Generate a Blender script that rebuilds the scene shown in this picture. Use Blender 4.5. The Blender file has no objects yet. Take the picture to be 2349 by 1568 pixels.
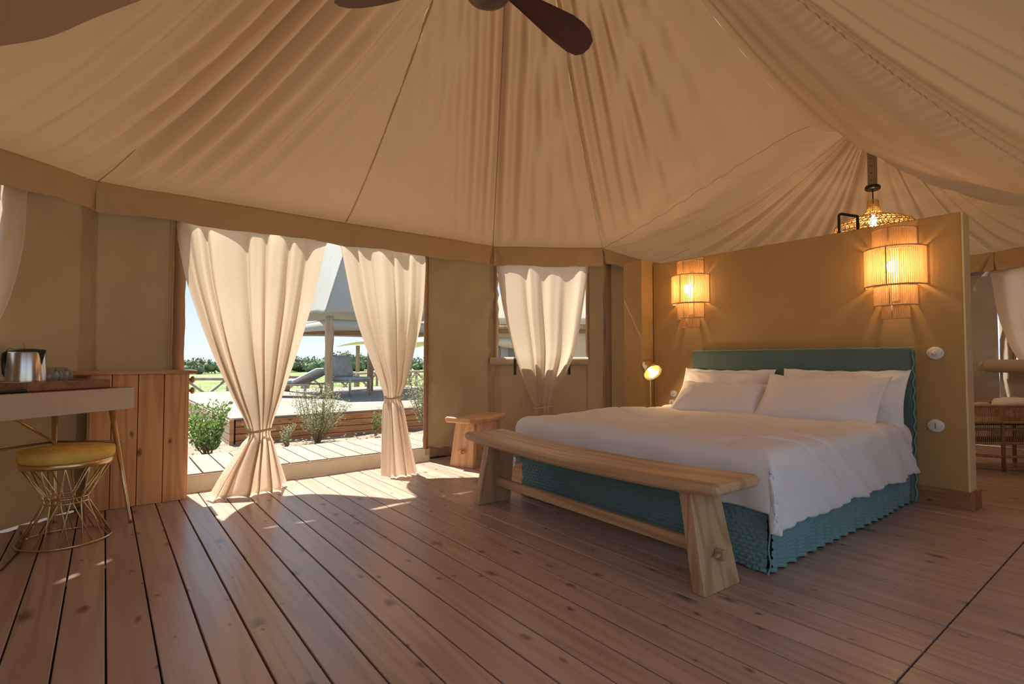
import bpy, math, random
import numpy as np
from mathutils import Vector, Matrix
random.seed(7)
RNG = np.random.default_rng(11)
PI = math.pi
S = bpy.context.scene
COL = S.collection

# ------------------------------------------------------------------ camera, sky, sun, exposure
cam_data = bpy.data.cameras.new('camera'); cam = bpy.data.objects.new('camera', cam_data); COL.objects.link(cam)
cam_data.sensor_width = 36; cam_data.lens = 1205 * 36 / 2349; cam_data.clip_start = 0.03; cam_data.clip_end = 600
cam.location = (0, 0, 1.0); cam.rotation_euler = (math.radians(91.95), 0, math.radians(-37.8))
S.camera = cam
S.view_settings.view_transform = 'Standard'; S.view_settings.look = 'None'
S.view_settings.gamma = 1.0; S.view_settings.use_curve_mapping = False
S.view_settings.exposure = 1.5
S.cycles.max_bounces = 10; S.cycles.diffuse_bounces = 6; S.cycles.transmission_bounces = 8
S.cycles.sample_clamp_indirect = 6.0
SUN_EL = 59.0; SUN_AZ = -7.0        # degrees; azimuth from +Y towards +X
world = bpy.data.worlds.new('sky'); S.world = world; world.use_nodes = True
wn = world.node_tree.nodes; wl = world.node_tree.links
for n in list(wn): wn.remove(n)
wo = wn.new('ShaderNodeOutputWorld'); bg = wn.new('ShaderNodeBackground')
wtc = wn.new('ShaderNodeTexCoord'); wsp = wn.new('ShaderNodeSeparateXYZ'); wr_ = wn.new('ShaderNodeValToRGB')
wl.new(wtc.outputs['Generated'], wsp.inputs[0]); wl.new(wsp.outputs['Z'], wr_.inputs[0])
_e = wr_.color_ramp.elements; _e[0].position = 0.0; _e[0].color = (.84, .92, .98, 1); _e[1].position = 1.0; _e[1].color = (.20, .36, .66, 1)
_x = _e.new(.10); _x.color = (.66, .80, .94, 1); _x = _e.new(.35); _x.color = (.46, .66, .90, 1)
bg.inputs['Strength'].default_value = 0.40
wl.new(wr_.outputs[0], bg.inputs[0]); wl.new(bg.outputs[0], wo.inputs[0])
sd = bpy.data.lights.new('sun', 'SUN'); sun = bpy.data.objects.new('sun', sd); COL.objects.link(sun)
sd.energy = 4.3; sd.angle = math.radians(0.8); sd.color = (1.0, 0.93, 0.82)
_el = math.radians(SUN_EL); _az = math.radians(SUN_AZ)
sun.rotation_euler = Vector((math.cos(_el)*math.sin(_az), math.cos(_el)*math.cos(_az), math.sin(_el))).to_track_quat('Z', 'Y').to_euler()
sun.location = (0, 12, 12)

# ------------------------------------------------------------------ helpers: objects
def tag(o, label=None, cat=None, group=None, kind=None):
    if label: o['label'] = label
    if cat: o['category'] = cat
    if group: o['group'] = group
    if kind: o['kind'] = kind
    return o
def empty(name, loc, rz=0, label=None, cat=None, group=None, kind=None):
    o = bpy.data.objects.new(name, None); COL.objects.link(o); o.location = loc; o.rotation_euler = (0, 0, rz)
    o.empty_display_size = 0.1
    return tag(o, label, cat, group, kind)
def mesh_obj(name, v, f, mat, parent=None, smooth=False, loc=None):
    me = bpy.data.meshes.new(name)
    v = np.asarray(v, dtype=float)
    me.from_pydata([tuple(p) for p in v], [], f)
    if mat: me.materials.append(mat)
    if smooth: me.polygons.foreach_set('use_smooth', [True]*len(me.polygons))
    me.update()
    o = bpy.data.objects.new(name, me); COL.objects.link(o)
    if parent: o.parent = parent
    if loc is not None: o.location = loc
    return o
class MB:
    def __init__(self): self.v = []; self.f = []
    def add(self, v, f):
        n = len(self.v); self.v += [tuple(p) for p in v]; self.f += [tuple(i+n for i in q) for q in f]; return self
    def box(self, c, s, rz=0, bev=0.0):
        cx, cy, cz = c; hx, hy, hz = s[0]/2, s[1]/2, s[2]/2
        if bev <= 0:
            v = [(x*hx, y*hy, z*hz) for z in (-1, 1) for x, y in ((-1,-1),(1,-1),(1,1),(-1,1))]
            f = [(3,2,1,0),(4,5,6,7),(0,1,5,4),(1,2,6,5),(2,3,7,6),(3,0,4,7)]
        else:
            b = min(bev, hx*.9, hy*.9, hz*.9); v = []; 
            for (z, i) in ((-hz, b), (-hz+b, 0), (hz-b, 0), (hz, b)):
                X, Y = hx-i, hy-i; k = b if i == 0 else b*.6
                v += [(-X+k,-Y,z),(X-k,-Y,z),(X,-Y+k,z),(X,Y-k,z),(X-k,Y,z),(-X+k,Y,z),(-X,Y-k,z),(-X,-Y+k,z)]
            f = [tuple(range(7,-1,-1)), tuple(range(24,32))]
            for r in range(3):
                for j in range(8): f.append((r*8+j, r*8+(j+1)%8, (r+1)*8+(j+1)%8, (r+1)*8+j))
        co, si = math.cos(rz), math.sin(rz)
        return self.add([(cx+x*co-y*si, cy+x*si+y*co, cz+z) for x, y, z in v], f)
    def tube(self, pts, r, n=8, cap=True, closed=False):
        pts = [Vector(p) for p in pts]; m = len(pts); rr = r if isinstance(r, (list, tuple)) else [r]*m
        ref = None; V = []
        for i, p in enumerate(pts):
            if closed: t = pts[(i+1) % m]-pts[i-1]
            else: t = pts[min(i+1, m-1)]-pts[max(i-1, 0)]
            t = t.normalized() if t.length > 1e-9 else Vector((0,0,1))
            if ref is None:
                ref = t.orthogonal().normalized()
            ref = (ref - t*ref.dot(t)); ref = ref.normalized() if ref.length > 1e-6 else t.orthogonal().normalized()
            b = t.cross(ref)
            for k in range(n):
                a = 2*PI*k/n; V.append(p + (ref*math.cos(a)+b*math.sin(a))*rr[i])
        F = []
        for i in range(m if closed else m-1):
            j = (i+1) % m
            for k in range(n): F.append((i*n+k, i*n+(k+1)%n, j*n+(k+1)%n, j*n+k))
        if cap and not closed: F += [tuple(range(n-1,-1,-1)), tuple((m-1)*n+k for k in range(n))]
        return self.add(V, F)
    def lathe(self, prof, c=(0,0,0), n=32, a0=0, a1=2*PI, cap=False):
        full = abs(a1-a0-2*PI) < 1e-6; m = n if full else n+1; V = []
        for r, z in prof:
            for k in range(m):
                a = a0+(a1-a0)*k/n; V.append((c[0]+r*math.cos(a), c[1]+r*math.sin(a), c[2]+z))
        F = []
        for i in range(len(prof)-1):
            for k in range(n):
                k2 = (k+1) % m; F.append((i*m+k, i*m+k2, (i+1)*m+k2, (i+1)*m+k))
        if cap: F += [tuple(range(m-1,-1,-1)), tuple((len(prof)-1)*m+k for k in range(m))]
        return self.add(V, F)
    def prism(self, poly, axis, a, b):
        """poly of 2-d points extruded along axis ('x','y','z') from a to b"""
        def P(p, t):
            return {'x': (t, p[0], p[1]), 'y': (p[0], t, p[1]), 'z': (p[0], p[1], t)}[axis]
        n = len(poly); V = [P(p, a) for p in poly]+[P(p, b) for p in poly]
        F = [tuple(range(n-1,-1,-1)), tuple(range(n, 2*n))]+[(i, (i+1)%n, n+(i+1)%n, n+i) for i in range(n)]
        return self.add(V, F)
    def hexa(self, lo, hi):
        """8 corner solid: lo 4 points, hi 4 points"""
        return self.add(list(lo)+list(hi), [(3,2,1,0),(4,5,6,7),(0,1,5,4),(1,2,6,5),(2,3,7,6),(3,0,4,7)])
    def xf(self, M):
        self.v = [tuple(M @ Vector(p)) for p in self.v]; return self
    def build(self, name, mat, parent=None, smooth=False, loc=None):
        return mesh_obj(name, self.v, self.f, mat, parent, smooth, loc)
def gridf(nu, nv):
    i = np.arange(nu-1)[:, None]*nv; j = np.arange(nv-1)[None, :]
    a = (i+j).ravel(); return np.stack([a, a+nv, a+nv+1, a+1], 1).tolist()
def grid(name, P, mat, parent=None, smooth=True):
    """P array (nu, nv, 3)"""
    nu, nv = P.shape[:2]
    return mesh_obj(name, P.reshape(-1, 3), gridf(nu, nv), mat, parent, smooth)
def soft(o, w=0.004, seg=2):
    m = o.modifiers.new('bevel', 'BEVEL'); m.width = w; m.segments = seg; m.limit_method = 'ANGLE'; return o
def thick(o, t=0.003):
    m = o.modifiers.new('solid', 'SOLIDIFY'); m.thickness = t; m.offset = 0; return o
def copy_tree(o, parent=None):
    c = o.copy(); COL.objects.link(c)
    if parent: c.parent = parent
    for ch in list(o.children): copy_tree(ch, c)
    return c
def snoise(x, y, f=1.0, seed=0, n=6):
    r = np.random.default_rng(seed); out = 0*x
    for k in range(n):
        a = r.uniform(0, 2*PI); q = f*r.uniform(.5, 1.6); ph = r.uniform(0, 2*PI)
        out = out + np.sin(2*PI*q*(x*math.cos(a)+y*math.sin(a))+ph)
    return out/n*1.4
def catmull(pts, t):
    """pts (n,d), t in 0..n-1 array"""
    P = np.asarray(pts, float); n = len(P); t = np.clip(np.asarray(t, float), 0, n-1-1e-9); i = t.astype(int); u = (t-i)[..., None]
    p1 = P[i]; p2 = P[i+1]; p0 = np.where((i > 0)[..., None], P[np.maximum(i-1, 0)], 2*p1-p2); p3 = np.where((i+2 < n)[..., None], P[np.minimum(i+2, n-1)], 2*p2-p1)
    return .5*((2*p1)+(-p0+p2)*u+(2*p0-5*p1+4*p2-p3)*u*u+(-p0+3*p1-3*p2+p3)*u**3)

# ------------------------------------------------------------------ helpers: materials
def newmat(name):
    m = bpy.data.materials.new(name); m.use_nodes = True; nt = m.node_tree
    return m, nt.nodes, nt.links, nt.nodes['Principled BSDF']
def plain(name, col, rough=0.6, metal=0.0, noise=0.0, nscale=8, bump=0.0, bscale=60, emit=None, es=0, spec=None):
    m, N, L, b = newmat(name)
    b.inputs['Base Color'].default_value = (*col, 1); b.inputs['Roughness'].default_value = rough; b.inputs['Metallic'].default_value = metal
    if spec is not None: b.inputs['Specular IOR Level'].default_value = spec
    if emit: b.inputs['Emission Color'].default_value = (*emit, 1); b.inputs['Emission Strength'].default_value = es
    tc = N.new('ShaderNodeTexCoord')
    if noise > 0:
        t = N.new('ShaderNodeTexNoise'); t.inputs['Scale'].default_value = nscale; t.inputs['Detail'].default_value = 5
        L.new(tc.outputs['Object'], t.inputs['Vector'])
        r = N.new('ShaderNodeValToRGB'); r.color_ramp.elements[0].position = .3; r.color_ramp.elements[1].position = .7
        r.color_ramp.elements[0].color = (*[c*(1-noise) for c in col], 1); r.color_ramp.elements[1].color = (*[min(1, c*(1+noise)) for c in col], 1)
        L.new(t.outputs['Fac'], r.inputs[0]); L.new(r.outputs[0], b.inputs['Base Color'])
    if bump > 0:
        t2 = N.new('ShaderNodeTexNoise'); t2.inputs['Scale'].default_value = bscale; t2.inputs['Detail'].default_value = 4
        L.new(tc.outputs['Object'], t2.inputs['Vector'])
        bp = N.new('ShaderNodeBump'); bp.inputs['Strength'].default_value = bump; bp.inputs['Distance'].default_value = .01
        L.new(t2.outputs['Fac'], bp.inputs['Height']); L.new(bp.outputs[0], b.inputs['Normal'])
    return m
def cloth(name, col, trans=0.35, tcol=None, rough=.9, var=.08, nscale=1.5, weave=0.0, wscale=(400, 400, 30), crease=0.0):
    m, N, L, b = newmat(name); out = N['Material Output']
    b.inputs['Roughness'].default_value = rough; b.inputs['Specular IOR Level'].default_value = .15
    tc = N.new('ShaderNodeTexCoord'); t = N.new('ShaderNodeTexNoise'); t.inputs['Scale'].default_value = nscale; t.inputs['Detail'].default_value = 6
    L.new(tc.outputs['Object'], t.inputs['Vector'])
    r = N.new('ShaderNodeValToRGB'); r.color_ramp.elements[0].position = .25; r.color_ramp.elements[1].position = .75
    r.color_ramp.elements[0].color = (*[c*(1-var) for c in col], 1); r.color_ramp.elements[1].color = (*[min(1, c*(1+var)) for c in col], 1)
    L.new(t.outputs['Fac'], r.inputs[0]); cur = r.outputs[0]
    if weave > 0:
        mp = N.new('ShaderNodeMapping'); mp.inputs['Scale'].default_value = wscale
        w = N.new('ShaderNodeTexNoise'); w.inputs['Scale'].default_value = 1; w.inputs['Detail'].default_value = 3
        L.new(tc.outputs['Object'], mp.inputs[0]); L.new(mp.outputs[0], w.inputs['Vector'])
        mx = N.new('ShaderNodeMix'); mx.data_type = 'RGBA'; mx.blend_type = 'MULTIPLY'
        mr = N.new('ShaderNodeMapRange'); mr.inputs[1].default_value = .35; mr.inputs[2].default_value = .65; mr.inputs[3].default_value = 1-weave; mr.inputs[4].default_value = 1.0
        L.new(w.outputs['Fac'], mr.inputs[0]); mx.inputs[0].default_value = 1; L.new(cur, mx.inputs[6]); L.new(mr.outputs[0], mx.inputs[7]); cur = mx.outputs[2]
    L.new(cur, b.inputs['Base Color'])
    if crease > 0:
        c = N.new('ShaderNodeTexNoise'); c.inputs['Scale'].default_value = 2.2; c.inputs['Detail'].default_value = 7; c.inputs['Distortion'].default_value = 1.5; c.noise_type = 'RIDGED_MULTIFRACTAL'
        L.new(tc.outputs['Object'], c.inputs['Vector']); bp = N.new('ShaderNodeBump'); bp.inputs['Strength'].default_value = crease; bp.inputs['Distance'].default_value = .02
        L.new(c.outputs['Fac'], bp.inputs['Height']); L.new(bp.outputs[0], b.inputs['Normal'])
    tr = N.new('ShaderNodeBsdfTranslucent')
    if tcol: tr.inputs[0].default_value = (*tcol, 1)
    else: L.new(cur, tr.inputs[0])
    ms = N.new('ShaderNodeMixShader'); ms.inputs[0].default_value = trans
    L.new(b.outputs[0], ms.inputs[1]); L.new(tr.outputs[0], ms.inputs[2]); L.new(ms.outputs[0], out.inputs['Surface'])
    return m
def wood(name, c1, c2, axis='Y', rough=.5, knots=True, gscale=1.0, kcol=None, var=.12, bump=.15, ring=1.0):
    """c1 light wood, c2 dark grain; axis the board's length"""
    m, N, L, b = newmat(name); b.inputs['Roughness'].default_value = rough
    tc = N.new('ShaderNodeTexCoord'); oi = N.new('ShaderNodeObjectInfo')
    va = N.new('ShaderNodeVectorMath'); va.operation = 'SCALE'; cmb = N.new('ShaderNodeCombineXYZ')
    for k in range(3):
        mu = N.new('ShaderNodeMath'); mu.operation = 'MULTIPLY'; mu.inputs[1].default_value = (37.1, 61.7, 23.3)[k]; L.new(oi.outputs['Random'], mu.inputs[0]); L.new(mu.outputs[0], cmb.inputs[k])
    ad = N.new('ShaderNodeVectorMath'); ad.operation = 'ADD'; L.new(tc.outputs['Object'], ad.inputs[0]); L.new(cmb.outputs[0], ad.inputs[1])
    def mapped(al, ac, src=ad):
        mp = N.new('ShaderNodeMapping'); s = [ac*gscale]*3; s['XYZ'.index(axis)] = al*gscale; mp.inputs['Scale'].default_value = s; L.new(src.outputs[0], mp.inputs[0]); return mp
    # broad rings
    m1 = mapped(.45, 7.5); n1 = N.new('ShaderNodeTexNoise'); n1.inputs['Scale'].default_value = 1; n1.inputs['Detail'].default_value = 1.5; L.new(m1.outputs[0], n1.inputs['Vector'])
    mm = N.new('ShaderNodeMath'); mm.operation = 'MULTIPLY'; mm.inputs[1].default_value = 38*ring; L.new(n1.outputs['Fac'], mm.inputs[0])
    sn = N.new('ShaderNodeMath'); sn.operation = 'SINE'; L.new(mm.outputs[0], sn.inputs[0])
    rr = N.new('ShaderNodeMapRange'); rr.inputs[1].default_value = -.2; rr.inputs[2].default_value = 1; rr.inputs[3].default_value = 0; rr.inputs[4].default_value = .55; L.new(sn.outputs[0], rr.inputs[0])
    m2 = mapped(2.5, 130); n2 = N.new('ShaderNodeTexNoise'); n2.inputs['Scale'].default_value = 1; n2.inputs['Detail'].default_value = 3; L.new(m2.outputs[0], n2.inputs['Vector'])
    sm = N.new('ShaderNodeMath'); sm.operation = 'MULTIPLY_ADD'; sm.inputs[1].default_value = .5; L.new(n2.outputs['Fac'], sm.inputs[0]); L.new(rr.outputs[0], sm.inputs[2])
    mix = N.new('ShaderNodeMix'); mix.data_type = 'RGBA'; mix.inputs[6].default_value = (*c1, 1); mix.inputs[7].default_value = (*c2, 1); L.new(sm.outputs[0], mix.inputs[0])
    cur = mix.outputs[2]
    if knots:
        sx = N.new('ShaderNodeSeparateXYZ'); L.new(ad.outputs[0], sx.inputs[0]); al_ = 'XYZ'.index(axis); ot = [k for k in range(3) if k != al_]
        ac_ = N.new('ShaderNodeMath'); ac_.operation = 'ADD'; L.new(sx.outputs[ot[0]], ac_.inputs[0]); L.new(sx.outputs[ot[1]], ac_.inputs[1])
        m_a = N.new('ShaderNodeMath'); m_a.operation = 'MULTIPLY'; m_a.inputs[1].default_value = 9.0*gscale; L.new(ac_.outputs[0], m_a.inputs[0])
        m_b = N.new('ShaderNodeMath'); m_b.operation = 'MULTIPLY'; m_b.inputs[1].default_value = 4.6*gscale; L.new(sx.outputs[al_], m_b.inputs[0])
        m3 = N.new('ShaderNodeCombineXYZ'); L.new(m_a.outputs[0], m3.inputs[0]); L.new(m_b.outputs[0], m3.inputs[1])
        vo = N.new('ShaderNodeTexVoronoi'); vo.voronoi_dimensions = '2D'; vo.inputs['Scale'].default_value = 1; vo.inputs['Randomness'].default_value = 1
        nn = N.new('ShaderNodeTexNoise'); nn.inputs['Scale'].default_value = 3; L.new(m3.outputs[0], nn.inputs['Vector'])
        vm = N.new('ShaderNodeMix'); vm.data_type = 'VECTOR'; vm.inputs[0].default_value = .22; L.new(m3.outputs[0], vm.inputs[4]); L.new(nn.outputs['Color'], vm.inputs[5])
        L.new(vm.outputs[1], vo.inputs['Vector'])
        cr = N.new('ShaderNodeValToRGB'); e = cr.color_ramp.elements; e[0].position = 0.04; e[0].color = (1,1,1,1); e[1].position = .20; e[1].color = (0,0,0,1)
        ex = cr.color_ramp.elements.new(.09); ex.color = (.75,.75,.75,1)
        L.new(vo.outputs['Distance'], cr.inputs[0])
        # only some cells carry a knot
        sep = N.new('ShaderNodeSeparateColor'); L.new(vo.outputs['Color'], sep.inputs[0])
        gt = N.new('ShaderNodeMath'); gt.operation = 'GREATER_THAN'; gt.inputs[1].default_value = .50; L.new(sep.outputs[0], gt.inputs[0])
        sz = N.new('ShaderNodeMapRange'); sz.inputs[3].default_value = .75; sz.inputs[4].default_value = 3.2; L.new(sep.outputs[1], sz.inputs[0]); dm = N.new('ShaderNodeMath'); dm.operation = 'MULTIPLY'; L.new(vo.outputs['Distance'], dm.inputs[0]); L.new(sz.outputs[0], dm.inputs[1]); L.new(dm.outputs[0], cr.inputs[0])
        mk = N.new('ShaderNodeMath'); mk.operation = 'MULTIPLY'; L.new(cr.outputs[0], mk.inputs[0]); L.new(gt.outputs[0], mk.inputs[1])
        mk2 = N.new('ShaderNodeMath'); mk2.operation = 'MULTIPLY'; mk2.inputs[1].default_value = .85; L.new(mk.outputs[0], mk2.inputs[0])
        k2 = N.new('ShaderNodeMix'); k2.data_type = 'RGBA'; k2.inputs[7].default_value = (*(kcol or [c*.35 for c in c2]), 1); L.new(mk2.outputs[0], k2.inputs[0]); L.new(cur, k2.inputs[6]); cur = k2.outputs[2]
    hs = N.new('ShaderNodeHueSaturation'); mv = N.new('ShaderNodeMapRange'); mv.inputs[3].default_value = 1-var; mv.inputs[4].default_value = 1+var; L.new(oi.outputs['Random'], mv.inputs[0])
    L.new(mv.outputs[0], hs.inputs['Value']); L.new(cur, hs.inputs['Color']); L.new(hs.outputs[0], b.inputs['Base Color'])
    if bump > 0:
        bp = N.new('ShaderNodeBump'); bp.inputs['Strength'].default_value = bump; bp.inputs['Distance'].default_value = .004
        L.new(sm.outputs[0], bp.inputs['Height']); L.new(bp.outputs[0], b.inputs['Normal'])
    return m

M = {}
M['roof'] = cloth('roof_canvas', (.475, .33, .215), .05, (.85, .52, .26), var=.05, crease=.22)
M['roof_seam'] = cloth('roof_seam_canvas', (.50, .35, .22), .15, (.5, .32, .18), var=.05)
M['valance'] = cloth('valance_canvas', (.62, .45, .29), .08, (.70, .45, .24), var=.06, crease=.2)
M['wall'] = cloth('wall_canvas', (.43, .325, .19), .035, (.45, .32, .16), var=.14, nscale=1.6, crease=.3)
M['wall_grey'] = cloth('grey_wall_canvas', (.38, .31, .235), .05, (.45, .38, .28), var=.08, crease=.2)
M['hem'] = cloth('hem_webbing', (.42, .25, .15), .10, None, var=.12)
M['linen'] = cloth('linen_curtain', (.80, .69, .56), .38, (.92, .76, .58), var=.04, weave=.16, wscale=(25, 25, 420))
M['white_cloth'] = cloth('white_bedding', (.86, .86, .90), .04, None, var=.02, rough=.85)
M['floor'] = wood('floor_larch', (.56, .395, .305), (.39, .265, .20), 'Y', .33, True, 1.0, (.09, .06, .05), var=.10, bump=.10)
M['floor'].node_tree.nodes['Principled BSDF'].inputs['Roughness'].default_value = .30
M['floor'].node_tree.nodes['Principled BSDF'].inputs['Specular IOR Level'].default_value = .85
M['dark'] = plain('dark_subfloor', (.03, .02, .015), .9)
M['cab'] = wood('cladding_larch', (.85, .45, .19), (.58, .26, .085), 'Z', .45, True, 1.0, (.10, .035, .015), var=.08)
M['cabtop'] = wood('counter_larch', (.58, .29, .12), (.36, .15, .05), 'X', .4, False)
M['bench'] = wood('bench_teak', (.66, .46, .27), (.40, .24, .12), 'Y', .45, False, .8, var=.05, ring=1)
M['bench_z'] = wood('bench_teak_leg', (.64, .43, .24), (.38, .22, .11), 'Z', .45, False, .8, var=.05, ring=1)
M['stool_x'] = wood('stool_teak', (.80, .52, .28), (.58, .32, .15), 'X', .4, False, .9, var=.05, ring=1)
M['stool_z'] = wood('stool_teak_leg', (.80, .52, .28), (.58, .32, .15), 'Z', .4, False, .9, var=.05, ring=1)
M['tray'] = wood('tray_walnut', (.36, .16, .09), (.20, .08, .045), 'X', .35, False, 1)
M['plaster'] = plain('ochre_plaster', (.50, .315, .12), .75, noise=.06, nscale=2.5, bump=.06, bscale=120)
M['plaster_lit_end'] = plain('lit_ochre_edge', (.85, .72, .42), .7, noise=.04)  # plaster raised in colour: daylight on the end face is painted in
M['skirting'] = wood('skirting_pine', (.46, .24, .11), (.26, .12, .05), 'Y', .5, True, 1.2)
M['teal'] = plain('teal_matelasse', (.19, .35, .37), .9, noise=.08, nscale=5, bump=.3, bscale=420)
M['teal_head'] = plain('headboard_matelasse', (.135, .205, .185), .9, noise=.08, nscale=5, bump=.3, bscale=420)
M['teal_edge'] = plain('pale_teal_edging', (.20, .40, .38), .9)
M['brass'] = plain('brushed_brass', (.72, .56, .30), .28, 1.0)
M['darkbrass'] = plain('aged_brass', (.42, .31, .17), .38, .9)
M['velvet'] = plain('mustard_velvet', (.92, .58, .12), .8, noise=.22, nscale=9)
M['steel'] = plain('brushed_steel', (.62, .58, .55), .22, 1.0)
M['black'] = plain('black_plastic', (.02, .02, .02), .35)
M['blackmetal'] = plain('black_metal', (.015, .013, .012), .45)
M['mug'] = plain('grey_glaze', (.30, .29, .28), .18)
M['apron'] = plain('beige_lacquer', (.58, .48, .36), .5, noise=.03)
M['desktop'] = plain('desk_walnut', (.16, .09, .055), .35)
M['mahogany'] = wood('mahogany_blade', (.085, .018, .015), (.045, .010, .010), 'X', .35, False, 1.5, var=.02)
M['fanmetal'] = plain('bronze_motor', (.13, .09, .07), .45, .6)
M['porcelain'] = plain('white_porcelain', (.82, .78, .72), .25)
M['strap'] = plain('black_strap', (.02, .018, .016), .7)
def glow_rod(name, col, tr):
    m = cloth(name, col, tr, None, var=.03, rough=.6); return m
M['rod'] = glow_rod('cane_rod', (.92, .74, .50), .60)
M['hoop'] = plain('cane_hoop', (.62, .44, .26), .6, noise=.1)
M['bulb'] = plain('lit_bulb', (1, .8, .5), .4, emit=(1.0, .66, .30), es=30)
M['bulb_soft'] = plain('lit_small_bulb', (1, .8, .5), .4, emit=(1.0, .62, .26), es=9)
M['rope'] = glow_rod('seagrass', (.66, .45, .20), .35)
M['rattan'] = wood('rattan', (.52, .34, .18), (.30, .17, .08), 'Z', .6, False, 3)
M['towel'] = plain('white_towel', (.82, .80, .80), .95, bump=.4, bscale=250)
M['pole'] = plain('painted_pole', (.36, .31, .20), .5)
M['walk'] = wood('walkway_boards', (.34, .265, .205), (.27, .20, .15), 'Y', .7, True, 1.0, (.30, .20, .13), var=.10)
M['deck'] = wood('deck_boards', (.28, .24, .205), (.21, .175, .145), 'X', .7, False, 1.0, var=.12)
M['deckface'] = wood('deck_face_boards', (.50, .26, .12), (.32, .14, .06), 'X', .65, True, 1.0, (.12, .05, .03), var=.12)
M['deckside'] = wood('deck_side_boards', (.52, .40, .30), (.36, .26, .18), 'Y', .7, False, 1.0, var=.10)
M['log'] = wood('weathered_log', (.42, .31, .20), (.27, .19, .12), 'Z', .8, True, 1.0, (.10, .07, .05))
M['beam'] = wood('weathered_beam', (.40, .28, .16), (.26, .17, .09), 'X', .8, False, 1.0)
M['whitecanvas'] = cloth('white_canvas', (.52, .52, .48), .30, (.5, .5, .45), var=.04, crease=.3)
M['creamcanvas'] = cloth('cream_canvas', (.74, .68, .52), .25, None, var=.05, crease=.2)
M['greycushion'] = plain('grey_cushion', (.34, .37, .39), .9, noise=.12, nscale=12)
M['soil'] = plain('sandy_soil', (.29, .215, .155), .95, noise=.35, nscale=5, bump=.8, bscale=22)
M['grass'] = plain('meadow', (.19, .25, .085), .95, noise=.45, nscale=.9, bump=.7, bscale=14)
M['blade'] = cloth('grass_blade', (.22, .33, .07), .3, None, var=.2)
M['leafA'] = cloth('glossy_leaf', (.14, .25, .10), .25, (.25, .42, .08), rough=.4, var=.35, nscale=14)
M['leafB'] = cloth('silver_leaf', (.30, .34, .22), .25, (.42, .48, .2), rough=.5, var=.3, nscale=14)
M['leafC'] = plain('far_tree_leaf', (.16, .21, .11), .9, noise=.5, nscale=2.2, bump=1.0, bscale=4)
M['twig'] = plain('twig_bark', (.22, .16, .11), .9)
M['fencewood'] = plain('split_chestnut', (.42, .36, .29), .85, noise=.2, nscale=6)
M['brick'] = plain('terracotta', (.50, .16, .08), .8, noise=.1)
M['reed'] = plain('reed_matting', (.44, .33, .22), .95, noise=.4, nscale=30, bump=1, bscale=80)
M['screen'] = plain('insect_screen', (.20, .20, .22), .8)
M['cord'] = plain('black_cable', (.02, .02, .02), .5)
M['rawcloth'] = cloth('rolled_canvas', (.56, .47, .33), .10, None, var=.06)

# ------------------------------------------------------------------ setting: floor
floor = empty('floor', (0, 0, 0), 0, 'reddish brown knotty larch plank floor running towards the doorway', 'floor', kind='structure')
mb = MB(); mb.prism([(-2.2,-1.3),(9.4,-1.3),(9.4,3.2),(7.2,4.6),(5.5,4.3),(4.42,4.08),(3.40,4.74),(-.08,4.74),(-2.2,2.8)], 'z', -.06, -.02); mb.build('subfloor', M['dark'], floor)
SEAM_Y = .586
def far_y(x):
    if x < -.08: return 4.66+(x+.08)*.925
    if x < 3.40: return 4.74
    if x < 4.42: return 4.74-(x-3.40)*.65
    if x < 7.2: return 4.08+(x-4.42)*.19
    return 4.6-(x-7.2)*.64
k0 = -15; 
for k in range(k0, 66):
    xa = .025+.1388*k
    xc = xa+.0694
    ye = min(far_y(xa), far_y(xa+.1388))
    for (a, b) in ((-1.25, SEAM_Y-.003), (SEAM_Y+.003, ye)):
        q = MB(); q.box((0, 0, 0), (.1325, b-a, .022), bev=.0022); o = q.build('plank', M['floor'], floor)
        o.location = (xc, (a+b)/2, -.011+random.uniform(-.0008, .0006))

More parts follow.
